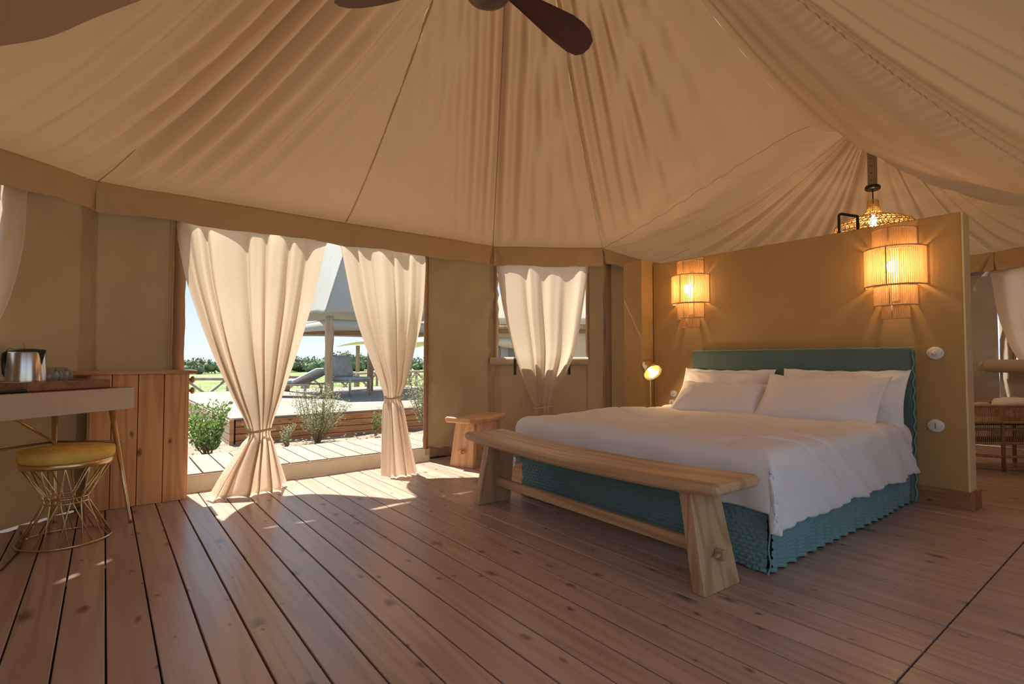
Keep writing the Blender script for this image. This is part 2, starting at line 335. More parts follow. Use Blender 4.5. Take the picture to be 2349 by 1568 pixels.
# ------------------------------------------------------------------ setting: roof canvas
P1 = np.array([1.35, 1.72, 3.60]); P2 = np.array([6.32, 1.97, 3.60])
E = 2.25
ceiling = empty('ceiling', (0, 0, 0), 0, 'tan canvas tent roof hanging from two peaks in sewn panels', 'ceiling', kind='structure')
def roof_panel(P, bnd, sub, nu=70, nv=200, pw=1.3, fold=(0.0, 0.0), pk=(0, 0), sag=0.05, seed=1, radial=0.0, nr=10, s0=0.002, send=1.0, smooth_b=True, name='canvas_panel', foldn=(3, 3), dip=0, epk=0):
    """bnd: list of boundary points; panel spans all of them. fold: amplitude of corner folds at the two seams; pk: pucker amplitude"""
    t = np.linspace(0, len(bnd)-1, nu)
    B = catmull(bnd, t) if smooth_b else np.stack([np.interp(t, range(len(bnd)), [b[c] for b in bnd]) for c in range(3)], 1)
    s = np.linspace(s0, send, nv)
    u = np.linspace(0, 1, nu)
    L = np.linalg.norm(np.diff(B[:, :2], axis=0), axis=1).sum()
    U, V = np.meshgrid(u, s, indexing='ij')
    X = P[0]+(B[:, 0:1]-P[0])*V; Y = P[1]+(B[:, 1:2]-P[1])*V
    Z = B[:, 2:3]+(P[2]-B[:, 2:3])*np.clip(1-V, 0, 1)**pw
    W = [U*L*V, (1-U)*L*V]
    env = np.sin(PI*np.clip(V, 0, 1))**.6
    for k in (0, 1):
        if fold[k]:
            w = W[k]; lam = .10+.14*V if foldn[k] == 3 else .09+.09*V
            Z += fold[k]*(.35+env)*np.cos(2*PI*w/lam+.35*np.sin(5*V))*np.exp(-(w/(.09*foldn[k]*(.5+V)))**1.5)*(1-V**10)
        if pk[k]:
            w = W[k]; R = np.hypot(X-P[0], Y-P[1])
            Z += pk[k]*np.sin(2*PI*R/.055+3*np.sin(R*9)+2*np.sin(R*23))*np.exp(-w/(.07+.05*np.sin(R*7)**2))*env
            Z += pk[k]*1.6*np.exp(-(w/.008)**2)
    Z -= sag*np.sin(PI*U)*np.sin(PI*np.clip(V, 0, 1))**1.2
    if radial:
        ph = RNG.uniform(0, 6.28, nr); q = RNG.uniform(1, 8, nr)
        for k in range(nr): Z += radial/nr*2.2*(6/(4+q[k]))*np.sin(2*PI*q[k]*U+ph[k]+1.2*V)*(.25*(1-V**6)+np.sin(PI*V))*(.5+V)*np.clip(np.minimum(U, 1-U)*9, 0, 1)
    Z += (.0035*snoise(X, Y, 1.6, 1)+.0015*snoise(X, Y, 5, 2))
    if epk: Z += epk*(np.sin(2*PI*Y/.055+3*np.sin(Y*9))+.6*np.sin(2*PI*Y/.021+2*Y))*np.exp(-np.abs(1-V)*np.hypot(B[:, 0:1]-P[0], B[:, 1:2]-P[1])/.10)*np.sin(PI*U)**.5+epk*2.5*np.sin(2*PI*Y/.19+2*np.sin(3*Y))*np.exp(-np.abs(1-V)*np.hypot(B[:, 0:1]-P[0], B[:, 1:2]-P[1])/.35)*np.sin(PI*U)
    if dip: Z -= dip*np.sin(PI*U)*V**2
    # panel edges run a little past the seam so that neighbours overlap
    ov = .006; X[0] -= (X[1]-X[0])/np.maximum(1e-6, np.hypot(X[1]-X[0], Y[1]-Y[0]))*ov; X[-1] += (X[-1]-X[-2])/np.maximum(1e-6, np.hypot(X[-1]-X[-2], Y[-1]-Y[-2]))*ov
    return grid(name, np.stack([X, Y, Z], 2), M['roof'], ceiling)
def ep(x, y, z=E): return (x, y, z)
c_l0, c_l1, c_m, c_r, c_w = ep(-1.95, 3.0), ep(-.07, 4.70), ep(1.72, 4.72), ep(3.374, 4.70), ep(4.41, 4.02)
c_s, c_n = ep(4.50, 1.85, 2.90), ep(4.62, .30, 1.93)
_wp = [(4.5, -.4, 1.95), c_n, (4.60, .96, 2.25), (4.55, 1.52, 2.66), c_s, (4.46, 2.7, 2.66), (4.44, 3.35, 2.44), c_w]
_wd = [tuple(p) for p in catmull(_wp, np.linspace(0, 7, 211))]      # one waist curve shared by both peaks
W_FAR, W_NEAR, W_LOW = _wd[120:], _wd[30:121], _wd[:31]
roof_panel(P1, [c_l0, c_l1], 0, fold=(0.01, .066), seed=3, radial=.024, sag=.10, foldn=(3, 5))
roof_panel(P1, [c_l1, c_m], 0, fold=(.066, 0), pk=(0, .0045), seed=5, radial=.010, sag=.05, foldn=(5, 3), nv=320)
roof_panel(P1, [c_m, c_r], 0, fold=(0, .034), pk=(.0045, 0), seed=7, radial=.014, sag=.05, foldn=(3, 4), nv=320)
roof_panel(P1, [c_r, c_w], 0, fold=(.034, .022), pk=(0, .002), seed=9, radial=.008, sag=.03, foldn=(4, 3))
roof_panel(P1, W_FAR[::-1], 0, epk=.004, smooth_b=False, send=1.0015, foldn=(7, 4), fold=(.022, .0), pk=(.002, 0), seed=11, radial=.055, sag=.05, nu=130, nr=12)
roof_panel(P1, W_NEAR[::-1], 0, fold=(0, 0), pk=(0, .008), seed=13, radial=.010, sag=.05, nv=300, smooth_b=False)
roof_panel(P1, W_LOW[::-1]+[ep(3.4, -1.1, 2.2)], 0, smooth_b=False, send=1.0015, pk=(.008, 0), seed=15, radial=.02, sag=.08, nv=300)
roof_panel(P1, [ep(3.4, -1.1, 2.2), ep(-.05, -1.1)], 0, seed=17, radial=.03, nv=60)
roof_panel(P1, [ep(-.05, -1.1), ep(-1.95, .6)], 0, seed=19, radial=.02, nv=60)
roof_panel(P1, [ep(-1.95, .6), c_l0], 0, fold=(0, .01), seed=21, radial=.02, nv=60)
# second peak, beyond the partition
wp = [ep(4.5, -.4, 1.95), c_n, ep(4.60, .96, 2.25), ep(4.55, 1.52, 2.66), c_s, ep(4.46, 2.7, 2.66), ep(4.44, 3.35, 2.44), c_w]
roof_panel(P2, W_FAR, 0, epk=.004, smooth_b=False, send=1.0015, seed=31, radial=.05, nu=120, nv=90, pw=1.5, nr=14)
roof_panel(P2, W_LOW[:-1]+W_NEAR, 0, smooth_b=False, send=1.0015, seed=33, radial=.02, nv=60, pw=1.5)
q1 = ep(5.56, 4.23); q2 = ep(7.0, 4.5); q3 = ep(7.95, 3.2); q4 = ep(8.25, 1.37); q5 = ep(7.2, -.1); q6 = ep(6.2, -1.1)
roof_panel(P2, [c_w, q1], 0, seed=35, radial=.05, nv=90, pw=1.5, fold=(0, .012), nr=14)
roof_panel(P2, [q1, q2], 0, seed=37, radial=.05, nv=90, pw=1.5, fold=(.012, .012))
roof_panel(P2, [q2, q3], 0, seed=39, radial=.05, nv=90, pw=1.5, fold=(.012, .012))
roof_panel(P2, [q3, q4], 0, seed=41, radial=.05, nv=90, pw=1.5, fold=(.012, .02))
roof_panel(P2, [q4, q5], 0, seed=43, radial=.05, nv=90, pw=1.5, fold=(.02, 0))
roof_panel(P2, [q5, q6], 0, seed=45, radial=.03, nv=60, pw=1.5)
roof_panel(P2, [q6, ep(4.5, -.4, 1.95)], 0, seed=47, radial=.03, nv=60, pw=1.5)
# stitched seams along the panel joints
def seam_strip(P, B, pw, off=.004, w=.007):
    s = np.linspace(.05, 1, 60); pts = []
    B = np.array(B)
    for q in s:
        pts.append(((P[0]+(B[0]-P[0])*q), (P[1]+(B[1]-P[1])*q), B[2]+(P[2]-B[2])*(1-q)**pw-off))
    return pts
# second lower flap of canvas, upper left, hanging in front of the roof
def flap(edge, back, name, nu=60, nv=30, roll=.05):
    t = np.linspace(0, len(edge)-1, nu); A = catmull(edge, t); Bk = catmull(back, t); v = np.linspace(0, 1, nv)
    P = A[:, None, :]*(1-v[None, :, None])+Bk[:, None, :]*v[None, :, None]
    P[:, :, 2] -= .04*np.sin(PI*v)[None, :]
    P[:, :, 2] += .008*snoise(P[:, :, 0], P[:, :, 1], 1.1, 5)
    return grid(name, P, M['roof'], ceiling)
flap([(-1.9, 3.05, 2.05), (-.90, 3.0, 2.08), (-.31, 2.80, 2.235), (-.04, 2.60, 2.36), (.35, 2.30, 2.58), (.9, 1.95, 3.1)],
     [(-1.95, 1.2, 2.3), (-1.3, 1.1, 2.45), (-.8, 1.0, 2.55), (-.4, .9, 2.72), (.1, .9, 2.95), (.8, 1.4, 3.2)], 'canvas_flap')

# eave valances (each side one piece hanging from the eave)
def valance(a, b, drop=.235, inset=.085, seed=0, nu=160, nv=18, gather=(0, 0), da=None):
    a = np.array(a, float); b = np.array(b, float); L = np.linalg.norm((b-a)[:2]); u = np.linspace(0, 1, nu); v = np.linspace(0, 1, nv)
    d = (b-a)/L; n = np.array([d[1], -d[0], 0])          # towards the room for walls listed left to right
    U, V = np.meshgrid(u, v, indexing='ij')
    wav = .014*np.sin(2*PI*U*L/.55+seed+1.5*V)+.008*np.sin(2*PI*U*L/.23+2*seed+3*V)
    for k, g in enumerate(gather):
        w = (U if k == 0 else 1-U)*L
        if g: wav = wav+g*np.cos(2*PI*w/(.03+.13*V))*np.exp(-(w/(.05+.16*V))**1.4)
    wav += .006*snoise(U*L+.4*V, V*.3, 2.2, seed+3)
    dd = drop*(1+.035*np.sin(2*PI*U*L/.9+seed)); 
    P = a[None, None, :]+(b-a)[None, None, :]*U[..., None]+n[None, None, :]*(inset*V**.6+wav*(.2+V))[..., None]
    P[..., 2] += .01-dd*V-.012*np.sin(PI*U)*(1-V)
    return thick(grid('valance', P, M['valance'], ceiling), .004)
valance((-1.95, 3.0, E), (-.07, 4.68, E), seed=1, gather=(0, .02))
valance((-.07, 4.68, E), (3.374, 4.68, E), seed=2, gather=(.012, .028), nu=240)
valance((3.374, 4.68, E), (4.38, 4.01, E), seed=3, gather=(.028, .012))
valance((4.38, 4.01, E), (5.58, 4.22, E), seed=4, drop=.20)
valance((7.95, 3.2, E), (8.20, 1.37, E), seed=5, gather=(0, .03))
valance((8.20, 1.37, E), (7.17, -.1, E), seed=6, gather=(.03, 0))

# ------------------------------------------------------------------ setting: canvas walls
def wall_piece(name, a, b, z0, z1, mat, parent, seed=0, amp=.012, dens=26, lean=0.0, edgewav=0.0, diag=0.0):
    a = np.array(a, float); b = np.array(b, float); L = np.linalg.norm(b-a); H = z1-z0
    nu = max(4, int(L*dens)); nv = max(4, int(H*dens)); U, V = np.meshgrid(np.linspace(0, 1, nu), np.linspace(0, 1, nv), indexing='ij')
    d = (b-a)/L; n = np.array([d[1], -d[0]])
    x = U*L; z = z0+V*H
    e = 1.8*amp*snoise(x*.9+z*.45, z*.45, 1.3, seed)+amp*.8*snoise(x-z*(diag+.3), z*.3, 3.2, seed+4)+.25*amp*snoise(x+z*.7, z, 9, seed+2)
    e = e + edgewav*np.sin(2*PI*z/.16+seed)*np.exp(-np.minimum(U, 1-U)*L/.05)
    e = e + lean*np.clip((.5-z)/.5, 0, 1)**2
    P = np.stack([a[0]+d[0]*x+n[0]*e, a[1]+d[1]*x+n[1]*e, z], 2)
    return grid(name, P, mat, parent)
def hem(name, a, z0, z1, parent, mat, w=.05, d=(1, 0), seed=0, t=.006):
    """vertical webbing strip at the edge of an opening"""
    z = np.linspace(z0, z1, 60); P = np.zeros((60, 2, 3)); wv = .006*np.sin(z*16+seed)+.003*np.sin(z*41)
    for k in (0, 1):
        P[:, k, 0] = a[0]+d[0]*w*k+wv*.4; P[:, k, 1] = a[1]+d[1]*w*k-.022+wv*.7; P[:, k, 2] = z
    return thick(grid(name, P, mat, parent), t)
wb = empty('wall_back', (0, 0, 0), 0, 'olive brown canvas tent wall with the open doorway in it', 'wall', kind='structure')
DX0, DX1 = .49, 2.53; WY = 4.72
wall_piece('canvas_wall', (-.15, WY), (DX0-.02, WY), 0, 2.27, M['wall'], wb, 2, edgewav=.01, lean=.02)
wall_piece('canvas_wall', (DX1+.03, WY), (3.46, WY+.0), 0, 2.27, M['wall'], wb, 3, edgewav=.012, lean=-.05, diag=.35, amp=.02)
wall_piece('canvas_header', (DX0-.02, WY), (DX1+.03, WY), 2.06, 2.24, M['wall'], wb, 4)
hem('hem_strip', (DX0-.085, WY-.004), 0, 2.2, wb, M['hem'], .075)
hem('hem_strip', (DX1-.005, WY-.004), .1, 2.2, wb, M['hem'], .05, seed=2)
q = MB(); q.tube([(DX0-.095, WY-.03+.004*math.sin(z*3), z) for z in np.linspace(0, 2.2, 30)], .004, 6); q.tube([(DX0-.115, WY-.03+.004*math.sin(z*3), z) for z in np.linspace(0, 2.2, 30)], .003, 6); q.build('hem_cord', M['roof_seam'], wb)
q = MB(); q.tube([(DX1+.065, WY-.03+.004*math.sin(z*3), z) for z in np.linspace(0, 2.2, 30)], .004, 6); q.build('hem_cord', M['roof_seam'], wb)
wall_piece('door_sill', (DX0-.1, WY-.05), (DX1+.05, WY-.07), 0, .118, M['rawcloth'], wb, 6, amp=.01, dens=60)
wl_ = empty('wall_left', (0, 0, 0), 0, 'olive brown canvas wall behind the writing desk', 'wall', kind='structure')
# left chamfer: corner (-.09,4.72) running to (-1.95,3.0); window starts .62 m along
dl = np.array([-1.86, -1.72]); Ll = np.linalg.norm(dl); dl = dl/Ll; cA = np.array([-.09, WY])
def LP(t, off=0): p = cA+dl*t; return (p[0]-dl[1]*(-off)*-1*0+p[0]*0, p[1]) if off == 0 else (p[0]+off*(-dl[1])*1.0, p[1]+off*dl[0])
wt0, wt1 = .575, 1.75
wall_piece('canvas_wall', LP(wt0), LP(-.05), 0, 2.27, M['wall'], wl_, 8, lean=.04, edgewav=.006)
wall_piece('canvas_wall', LP(wt1), LP(wt0), 0, 1.02, M['wall'], wl_, 9, lean=.04)
wall_piece('canvas_wall', LP(wt1), LP(wt0), 2.0, 2.24, M['wall'], wl_, 10)
wall_piece('canvas_wall', LP(Ll), LP(wt1), 0, 2.27, M['wall'], wl_, 11)
# window wall (right of the door) and its continuation to the partition column
ww = empty('wall_right', (0, 0, 0), 0, 'canvas wall with a window between the doorway and the partition', 'wall', kind='structure')
rA = np.array([3.39, 4.72]); rB = np.array([4.43, 4.04]); dr = rB-rA; Lr = np.linalg.norm(dr); dr = dr/Lr
def RP(t): p = rA+dr*t; return (p[0], p[1])
w0, w1 = .03, 1.045
wall_piece('canvas_wall', RP(-.06), RP(w0), 0, 2.27, M['wall'], ww, 12)
wall_piece('canvas_wall', RP(w0-.02), RP(w1+.02), 0, 1.0, M['wall'], ww, 13, diag=.2, amp=.016, lean=-.03)
wall_piece('canvas_wall', RP(w0), RP(w1), 2.05, 2.24, M['wall'], ww, 14)
wall_piece('canvas_wall', RP(w1), RP(Lr+.04), 0, 2.27, M['wall'], ww, 15)
wall_piece('canvas_wall', (4.43, 4.04), (5.6, 4.26), 0, 2.27, M['wall'], ww, 16, amp=.006)
hem('hem_strip', RP(w0-.03), 1.0, 2.1, ww, M['hem'], .03, d=tuple(dr))
hem('hem_strip', RP(w1-.005), 1.0, 2.1, ww, M['hem'], .03, d=tuple(dr), seed=1)
# pleated strip next to the column
U, V = np.meshgrid(np.linspace(0, 1, 90), np.linspace(0, 1, 8), indexing='ij')
Pp = np.stack([4.45+.10*U, 4.02+.02*U-.014+.009*np.sin(2*PI*6*U), .02+2.1*V], 2); thick(grid('pleated_strip', Pp, M['wall'], ww), .003)
# far and near walls of the second room and the camera side
wf = empty('wall_far', (0, 0, 0), 0, 'greyish canvas walls of the room beyond the partition', 'wall', kind='structure')
for i, (a, b) in enumerate([((5.6, 4.26), (7.0, 4.53)), ((7.0, 4.53), (7.98, 3.2)), ((7.98, 3.2), (8.28, 1.37))]):
    wall_piece('canvas_wall', a, b, 0, 2.24, M['wall_grey'], wf, 20+i, amp=.03, diag=.2)
fA = np.array([8.28, 1.37]); fB = np.array([7.22, -.12]); df = (fB-fA)/np.linalg.norm(fB-fA)
def FP(t): p = fA+df*t; return (p[0], p[1])
wall_piece('canvas_wall', FP(0), FP(.16), 0, 2.24, M['wall_grey'], wf, 24, amp=.01)
wall_piece('canvas_wall', FP(.16), FP(1.35), 0, .98, M['wall_grey'], wf, 25, amp=.01)
wall_piece('canvas_wall', FP(.16), FP(1.35), 2.0, 2.24, M['wall_grey'], wf, 26, amp=.01)
wall_piece('canvas_wall', FP(1.35), FP(1.82), 0, 2.24, M['wall_grey'], wf, 27, amp=.01)
hem('hem_strip', FP(.12), .98, 2.1, wf, M['hem'], .05, d=tuple(df))
wn_ = empty('wall_near', (0, 0, 0), 0, 'unseen canvas wall on the camera side, left wide open to let daylight in', 'wall', kind='structure')  # out of view; its openings are shaped to let fill daylight in
wall_piece('canvas_wall', (6.2, -1.12), (7.22, -.12), 0, 2.24, M['wall_grey'], wn_, 30, dens=12)
wall_piece('canvas_wall', (4.5, -.42), (6.2, -1.12), 0, 2.24, M['wall_grey'], wn_, 31, dens=12)
wall_piece('canvas_wall', (3.4, -1.12), (4.5, -.42), 0, 2.10, M['wall'], wn_, 32, dens=12)
wall_piece('canvas_wall', (-.05, -1.12), (.15, -1.12), 0, 2.27, M['wall'], wn_, 33, dens=12)
wall_piece('canvas_wall', (3.1, -1.12), (3.4, -1.12), 0, 2.27, M['wall'], wn_, 34, dens=12)
wall_piece('canvas_wall', (-1.97, .6), (-.05, -1.12), 0, .7, M['wall'], wn_, 35, dens=12)
wall_piece('canvas_wall', (-1.97, .6), (-.05, -1.12), 2.0, 2.24, M['wall'], wn_, 35, dens=12)
wall_piece('canvas_wall', (-1.97, 3.0), (-1.97, .6), 0, 2.27, M['wall'], wn_, 36, dens=12)

# ------------------------------------------------------------------ setting: ochre partition
PX = 4.57
wp_ = empty('wall_partition', (4.65, 2.2, 0), 0, 'ochre plastered freestanding partition wall behind the bed', 'wall', kind='structure')
q = MB(); q.box((.0, -.01, 1.0), (.16, 2.53, 2.01), bev=.004); q.build('plaster_body', M['plaster'], wp_)
q = MB(); q.box((.0, -1.279, 1.0), (.158, .012, 2.008), bev=.002); q.build('end_face', M['plaster_lit_end'], wp_)
q = MB(); q.box((-.09, 1.385, 1.02), (.34, .24, 2.04), bev=.004); q.build('column', M['plaster'], wp_)
q = MB(); q.box((-.09, -.04, .06), (.022, 2.50, .12), bev=.003); q.build('skirting_board', M['skirting'], wp_)
q = MB(); q.box((.0, -1.296, .06), (.205, .022, .12), bev=.003); q.build('skirting_board', M['skirting'], wp_)

#PART2
# ------------------------------------------------------------------ soft furnishings: curtains
def curtain(name, rows, n, label, group, mat=None, nu=150, nv=150, seed=0, tie=None, normal=(0, -1), parent_loc=None, asym=.35, harm=.5):
    """rows: (z, left x,y, right x,y, amplitude, bulge) from top to bottom"""
    R = np.array(rows, float); t = np.linspace(0, len(R)-1, nv); Q = catmull(R, t); u = np.linspace(0, 1, nu)
    U = u[:, None]; z = Q[:, 0][None, :]
    Lx, Ly, Rx, Ry, A, Bg = [Q[:, k][None, :] for k in range(1, 7)]
    r = np.random.default_rng(seed); ph = r.uniform(0, 6, 4)
    uu = U+.035*np.sin(2*PI*U*1.7+ph[0])+.02*np.sin(2*PI*U*3.1+ph[1])
    tt = t[None, :]/len(R)
    wave = np.sin(2*PI*n*uu+ph[2]+.5*np.sin(3*tt+U*4))+harm*np.sin(2*PI*n*.43*uu+ph[3]+1.2*tt)+.30*np.sin(2*PI*n*1.9*uu+ph[0])
    off = A*wave+Bg*np.sin(PI*U)
    lat = asym*A*np.cos(2*PI*n*uu+ph[2])*np.sin(PI*U)
    w = np.hypot(Rx-Lx, Ry-Ly)+1e-6
    nx, ny = normal
    X = Lx+(Rx-Lx)*U+nx*off+(Rx-Lx)/w*lat; Y = Ly+(Ry-Ly)*U+ny*off+(Ry-Ly)/w*lat; Z = z+0*U
    root = empty(name, (0, 0, 0), 0, label, 'curtain', group)
    o = grid('curtain_panel', np.stack([X, Y, Z], 2), mat or M['linen'], root); 
    if tie:
        z0, cx, cy, rx, ry = tie; q = MB()
        q.tube([(cx+rx*math.cos(a)*nyx[0]-0*0+ry*math.sin(a)*nx, cy+rx*math.cos(a)*nyx[1]+ry*math.sin(a)*ny, z0+.008*math.sin(a*2)) for nyx in [(-ny, nx)] for a in np.linspace(0, 2*PI, 29)[:-1]], .009, 8, closed=True)
        q.build('tie_rope', M['linen'], root, True)
    return root
GC = 'linen curtains gathered by a tie'
curtain('curtain', [(2.08, .40, 4.69, 1.56, 4.69, .012, 0), (1.92, .42, 4.66, 1.52, 4.66, .028, 0), (1.55, .49, 4.60, 1.43, 4.60, .036, 0), (1.10, .63, 4.53, 1.29, 4.53, .042, 0), (.75, .76, 4.45, 1.16, 4.45, .042, .02),
    (.47, .868, 4.36, 1.035, 4.36, .018, .03), (.36, .82, 4.36, 1.06, 4.36, .038, .05), (.18, .70, 4.33, 1.12, 4.35, .05, .06), (.045, .62, 4.31, 1.16, 4.34, .048, .08), (.012, .585, 4.29, 1.165, 4.34, .050, .09)], 6,
    'wide linen curtain at the left of the doorway, tied low beside the wooden cupboard', GC, seed=4, tie=(.468, .951, 4.335, .098, .05), nu=190)
curtain('curtain', [(2.08, 1.66, 4.69, 2.53, 4.69, .012, 0), (1.94, 1.69, 4.66, 2.525, 4.66, .026, 0), (1.45, 1.775, 4.58, 2.45, 4.58, .034, 0), (1.05, 1.87, 4.47, 2.30, 4.47, .034, 0), (.80, 1.94, 4.39, 2.19, 4.39, .026, .01),
    (.667, 1.965, 4.36, 2.12, 4.36, .016, .02), (.56, 1.945, 4.34, 2.14, 4.34, .026, .03), (.30, 1.91, 4.27, 2.165, 4.27, .028, .04), (.05, 1.875, 4.21, 2.19, 4.19, .024, .05), (.012, 1.875, 4.20, 2.19, 4.18, .024, .05)], 5,
    'narrower linen curtain at the right of the doorway, tied beside the small stool', GC, seed=9, tie=(.667, 2.043, 4.335, .092, .045), nu=160)
nr = (-dr[1], dr[0]); nin = (dr[1], -dr[0])
def RO(t, o=.13): p = rA+dr*t; return (p[0]+nin[0]*o, p[1]+nin[1]*o)
def crow(z, a, b, A, Bg=0, o=.13): p = RO(a, o); q = RO(b, o); return (z, p[0], p[1], q[0], q[1], A, Bg)
curtain('curtain', [crow(2.08, .03, 1.08, .012, 0, .03), crow(1.97, .045, 1.06, .018, 0, .05), crow(1.55, .11, .99, .028, 0, .09), crow(1.10, .22, .90, .03), crow(.78, .33, .76, .028), crow(.56, .415, .655, .022), crow(.49, .445, .635, .014), crow(.40, .43, .65, .024), crow(.15, .36, .70, .03), crow(.02, .34, .72, .03)], 4,
    'linen curtain tied over the window between the doorway and the bed', GC, seed=12, normal=nin, tie=(.49, *RO(.54, .155), .105, .045))
nl = (-dl[1]*-1, dl[0]*-1); nl = (1.72/Ll, -1.86/Ll)
def LO(t, o=.06): p = cA+dl*t; return (p[0]+nl[0]*o, p[1]+nl[1]*o)
def lrow(z, a, b, A, o=.06): p = LO(b, o); q = LO(a, o); return (z, p[0], p[1], q[0], q[1], A, 0)
curtain('curtain', [lrow(2.12, .47, 1.3, .02), lrow(2.0, .485, 1.3, .024), lrow(1.7, .50, 1.28, .03), lrow(1.4, .56, 1.2, .034), lrow(1.2, .63, 1.14, .034), lrow(1.0, .72, 1.05, .03), lrow(.8, .80, .96, .015), lrow(.55, .74, 1.0, .03)], 4,
    'linen curtain at the left edge, beside the kettle and the desk', GC, seed=15, normal=nl, tie=(.8, *LO(.88, .08), .085, .04))
nf = (df[1], -df[0]); nf = (-df[1]*-1, df[0]*-1)
if nf[0] > 0: nf = (-nf[0], -nf[1])
def FO(t, o=.08): p = fA+df*t; return (p[0]+nf[0]*o, p[1]+nf[1]*o)
def frow(z, a, b, A): p = FO(a); q = FO(b); return (z, p[0], p[1], q[0], q[1], A, 0)
curtain('curtain', [frow(2.08, .02, 1.2, .02), frow(1.9, .06, 1.2, .024), frow(1.5, .13, 1.15, .03), frow(1.1, .28, 1.1, .03), frow(.8, .5, .9, .02), frow(.7, .55, .8, .015), frow(.4, .5, .9, .03)], 4,
    'linen curtain at the right edge, beyond the end of the ochre partition', GC, seed=18, normal=nf)

# rolled window flaps with black straps
def roll(name, a, b, z, r, label, straps=(), group='rolled canvas window flaps', mat=None, off=(0, 0)):
    root = empty(name, (0, 0, 0), 0, label, 'window flap', group)
    a = Vector((a[0]+off[0], a[1]+off[1], z)); b = Vector((b[0]+off[0], b[1]+off[1], z)); q = MB()
    q.tube([a.lerp(b, t) for t in np.linspace(0, 1, 20)], r, 14, cap=False); q.build('rolled_canvas', mat or M['rawcloth'], root, True)
    sp = []; d = (b-a).normalized(); n = Vector((-d.y, d.x, 0))
    for e in (a, b):
        q = MB(); q.tube([e+(n*math.cos(t)+Vector((0,0,1))*math.sin(t))*r*(1-t/22) for t in np.linspace(0, 17, 70)], .0022, 5); q.build('canvas_spiral', M['hem'], root)
    nin_ = n if (Vector((1.3, 1.8, 0))-Vector((a.x, a.y, 0))).dot(n) > 0 else -n
    for t in straps:
        p = a.lerp(b, t); q = MB(); rr = r+.004
        pts = [(p+nin_*rr*math.cos(w)+Vector((0,0,1))*rr*math.sin(w)) for w in np.linspace(PI*.8, -.4, 10)]+[p+nin_*(rr*.8)+Vector((0,0,-rr-.10))]
        for k in range(len(pts)-1): q.hexa([pts[k]-d*.014, pts[k]+d*.014, pts[k+1]+d*.014, pts[k+1]-d*.014], [pts[k]-d*.014+nin_*.003, pts[k]+d*.014+nin_*.003, pts[k+1]+d*.014+nin_*.003, pts[k+1]-d*.014+nin_*.003])
        q.build('strap', M['strap'], root)
    return root
roll('window_flap', RO(-.03, .03), RO(1.06, .03), .985, .045, 'canvas flap rolled up below the window by the bed, with two black straps', (.25, .80))
roll('window_flap', LO(.50, .05), LO(1.8, .05), 1.06, .065, 'thick canvas flap rolled up behind the kettle')
roll('window_flap', FO(.02, .14), FO(1.3, .05), .93, .075, 'canvas flap rolled up above the rattan shelf beyond the partition')

# ------------------------------------------------------------------ bed
BX0, BX1, BY0, BY1 = 2.475, 4.50, 1.235, 3.04
bed = empty('bed', (3.49, 2.14, 0), 0, 'double bed with a quilted teal skirt and teal upholstered headboard against the ochre wall', 'bed')
q = MB(); q.box((0, 0, .22), (BX1-BX0-.06, BY1-BY0-.06, .40), bev=.02); q.build('bed_base', M['teal'], bed)
q = MB(); q.box((0.01, 0, .465), (BX1-BX0-.04, BY1-BY0-.04, .13), bev=.05); q.build('mattress', M['white_cloth'], bed, False)
def quilt(L, H, cw=.036, ch=.021, amp=.0105, seed=0):
    """returns arrays s (along), z, d (relief) for a matelasse cloth"""
    nc = int(L/cw); nr = int(H/ch); nu = nc*6+1; nv = nr*5+1
    U, V = np.meshgrid(np.linspace(0, L, nu), np.linspace(0, H, nv), indexing='ij')
    row = np.floor(V/ch+1e-6); a = (U/cw+.5*(row % 2)+.10*np.sin(row*1.7)) % 1; b = (V/ch) % 1
    d = amp*np.abs(np.sin(PI*a))**.6*np.abs(np.sin(PI*b))**.55
    skew = .004*np.sin(2*PI*a+1.5*b)
    return U, V+skew*.5, d
def wavy(x, seed, a=.006): return a*np.sin(x*21+seed)+a*.6*np.sin(x*47+2*seed)
# foot side
U, V, D_ = quilt(BY1-BY0, .375)
e = .008*snoise(U, V, 1.2, 3)+.012*np.sin(2*PI*U/.30+1)*np.exp(-V/.12)
Pq = np.stack([BX0-D_-e-.012*np.exp(-V/.08)-3.49, BY0+U-2.14+0*V, np.maximum(V+.004, .003)+.004*np.sin(U*60)*np.exp(-V/.02)], 2); grid('skirt_foot', Pq, M['teal'], bed)
# window-facing far side (plain relief) and the near side
U, V, D_ = quilt(BX1-BX0, .375)
e = .008*snoise(U, V, 1.2, 5)+.011*np.sin(2*PI*U/.105+.8*np.sin(U*9))*np.exp(-V/.09)
hemz = .005*(1+np.sin(2*PI*U/.105+1.2+.8*np.sin(U*9)))*np.exp(-V/.06)
Pq = np.stack([BX0+U-3.49+.0*V, BY0-D_-e-.010-2.14, V+.004+hemz], 2); grid('skirt_side', Pq, M['teal'], bed)
Pq = np.stack([BX0+U-3.49, BY1+D_*.8+.004-2.14, V+.004], 2); grid('skirt_side', Pq[::3, ::2], M['teal'], bed)
q = MB()
for (x, y, w) in ((BX0-.014, BY0-.016, 1.6),):
    z = np.linspace(.003, .372, 60); q.tube([(x-3.49+.007*math.sin(t*55)-.012*math.exp(-t/.06), y-2.14+.006*math.cos(t*47), t) for t in z], .004, 6)
q.build('skirt_edging', M['teal_edge'], bed); q = MB()
z = np.linspace(.003, .372, 60); q.tube([(BX0-.010-3.49+.006*math.sin(t*55), BY1+.008-2.14, t) for t in z], .004, 6)
q.build('skirt_edging', M['teal_edge'], bed)
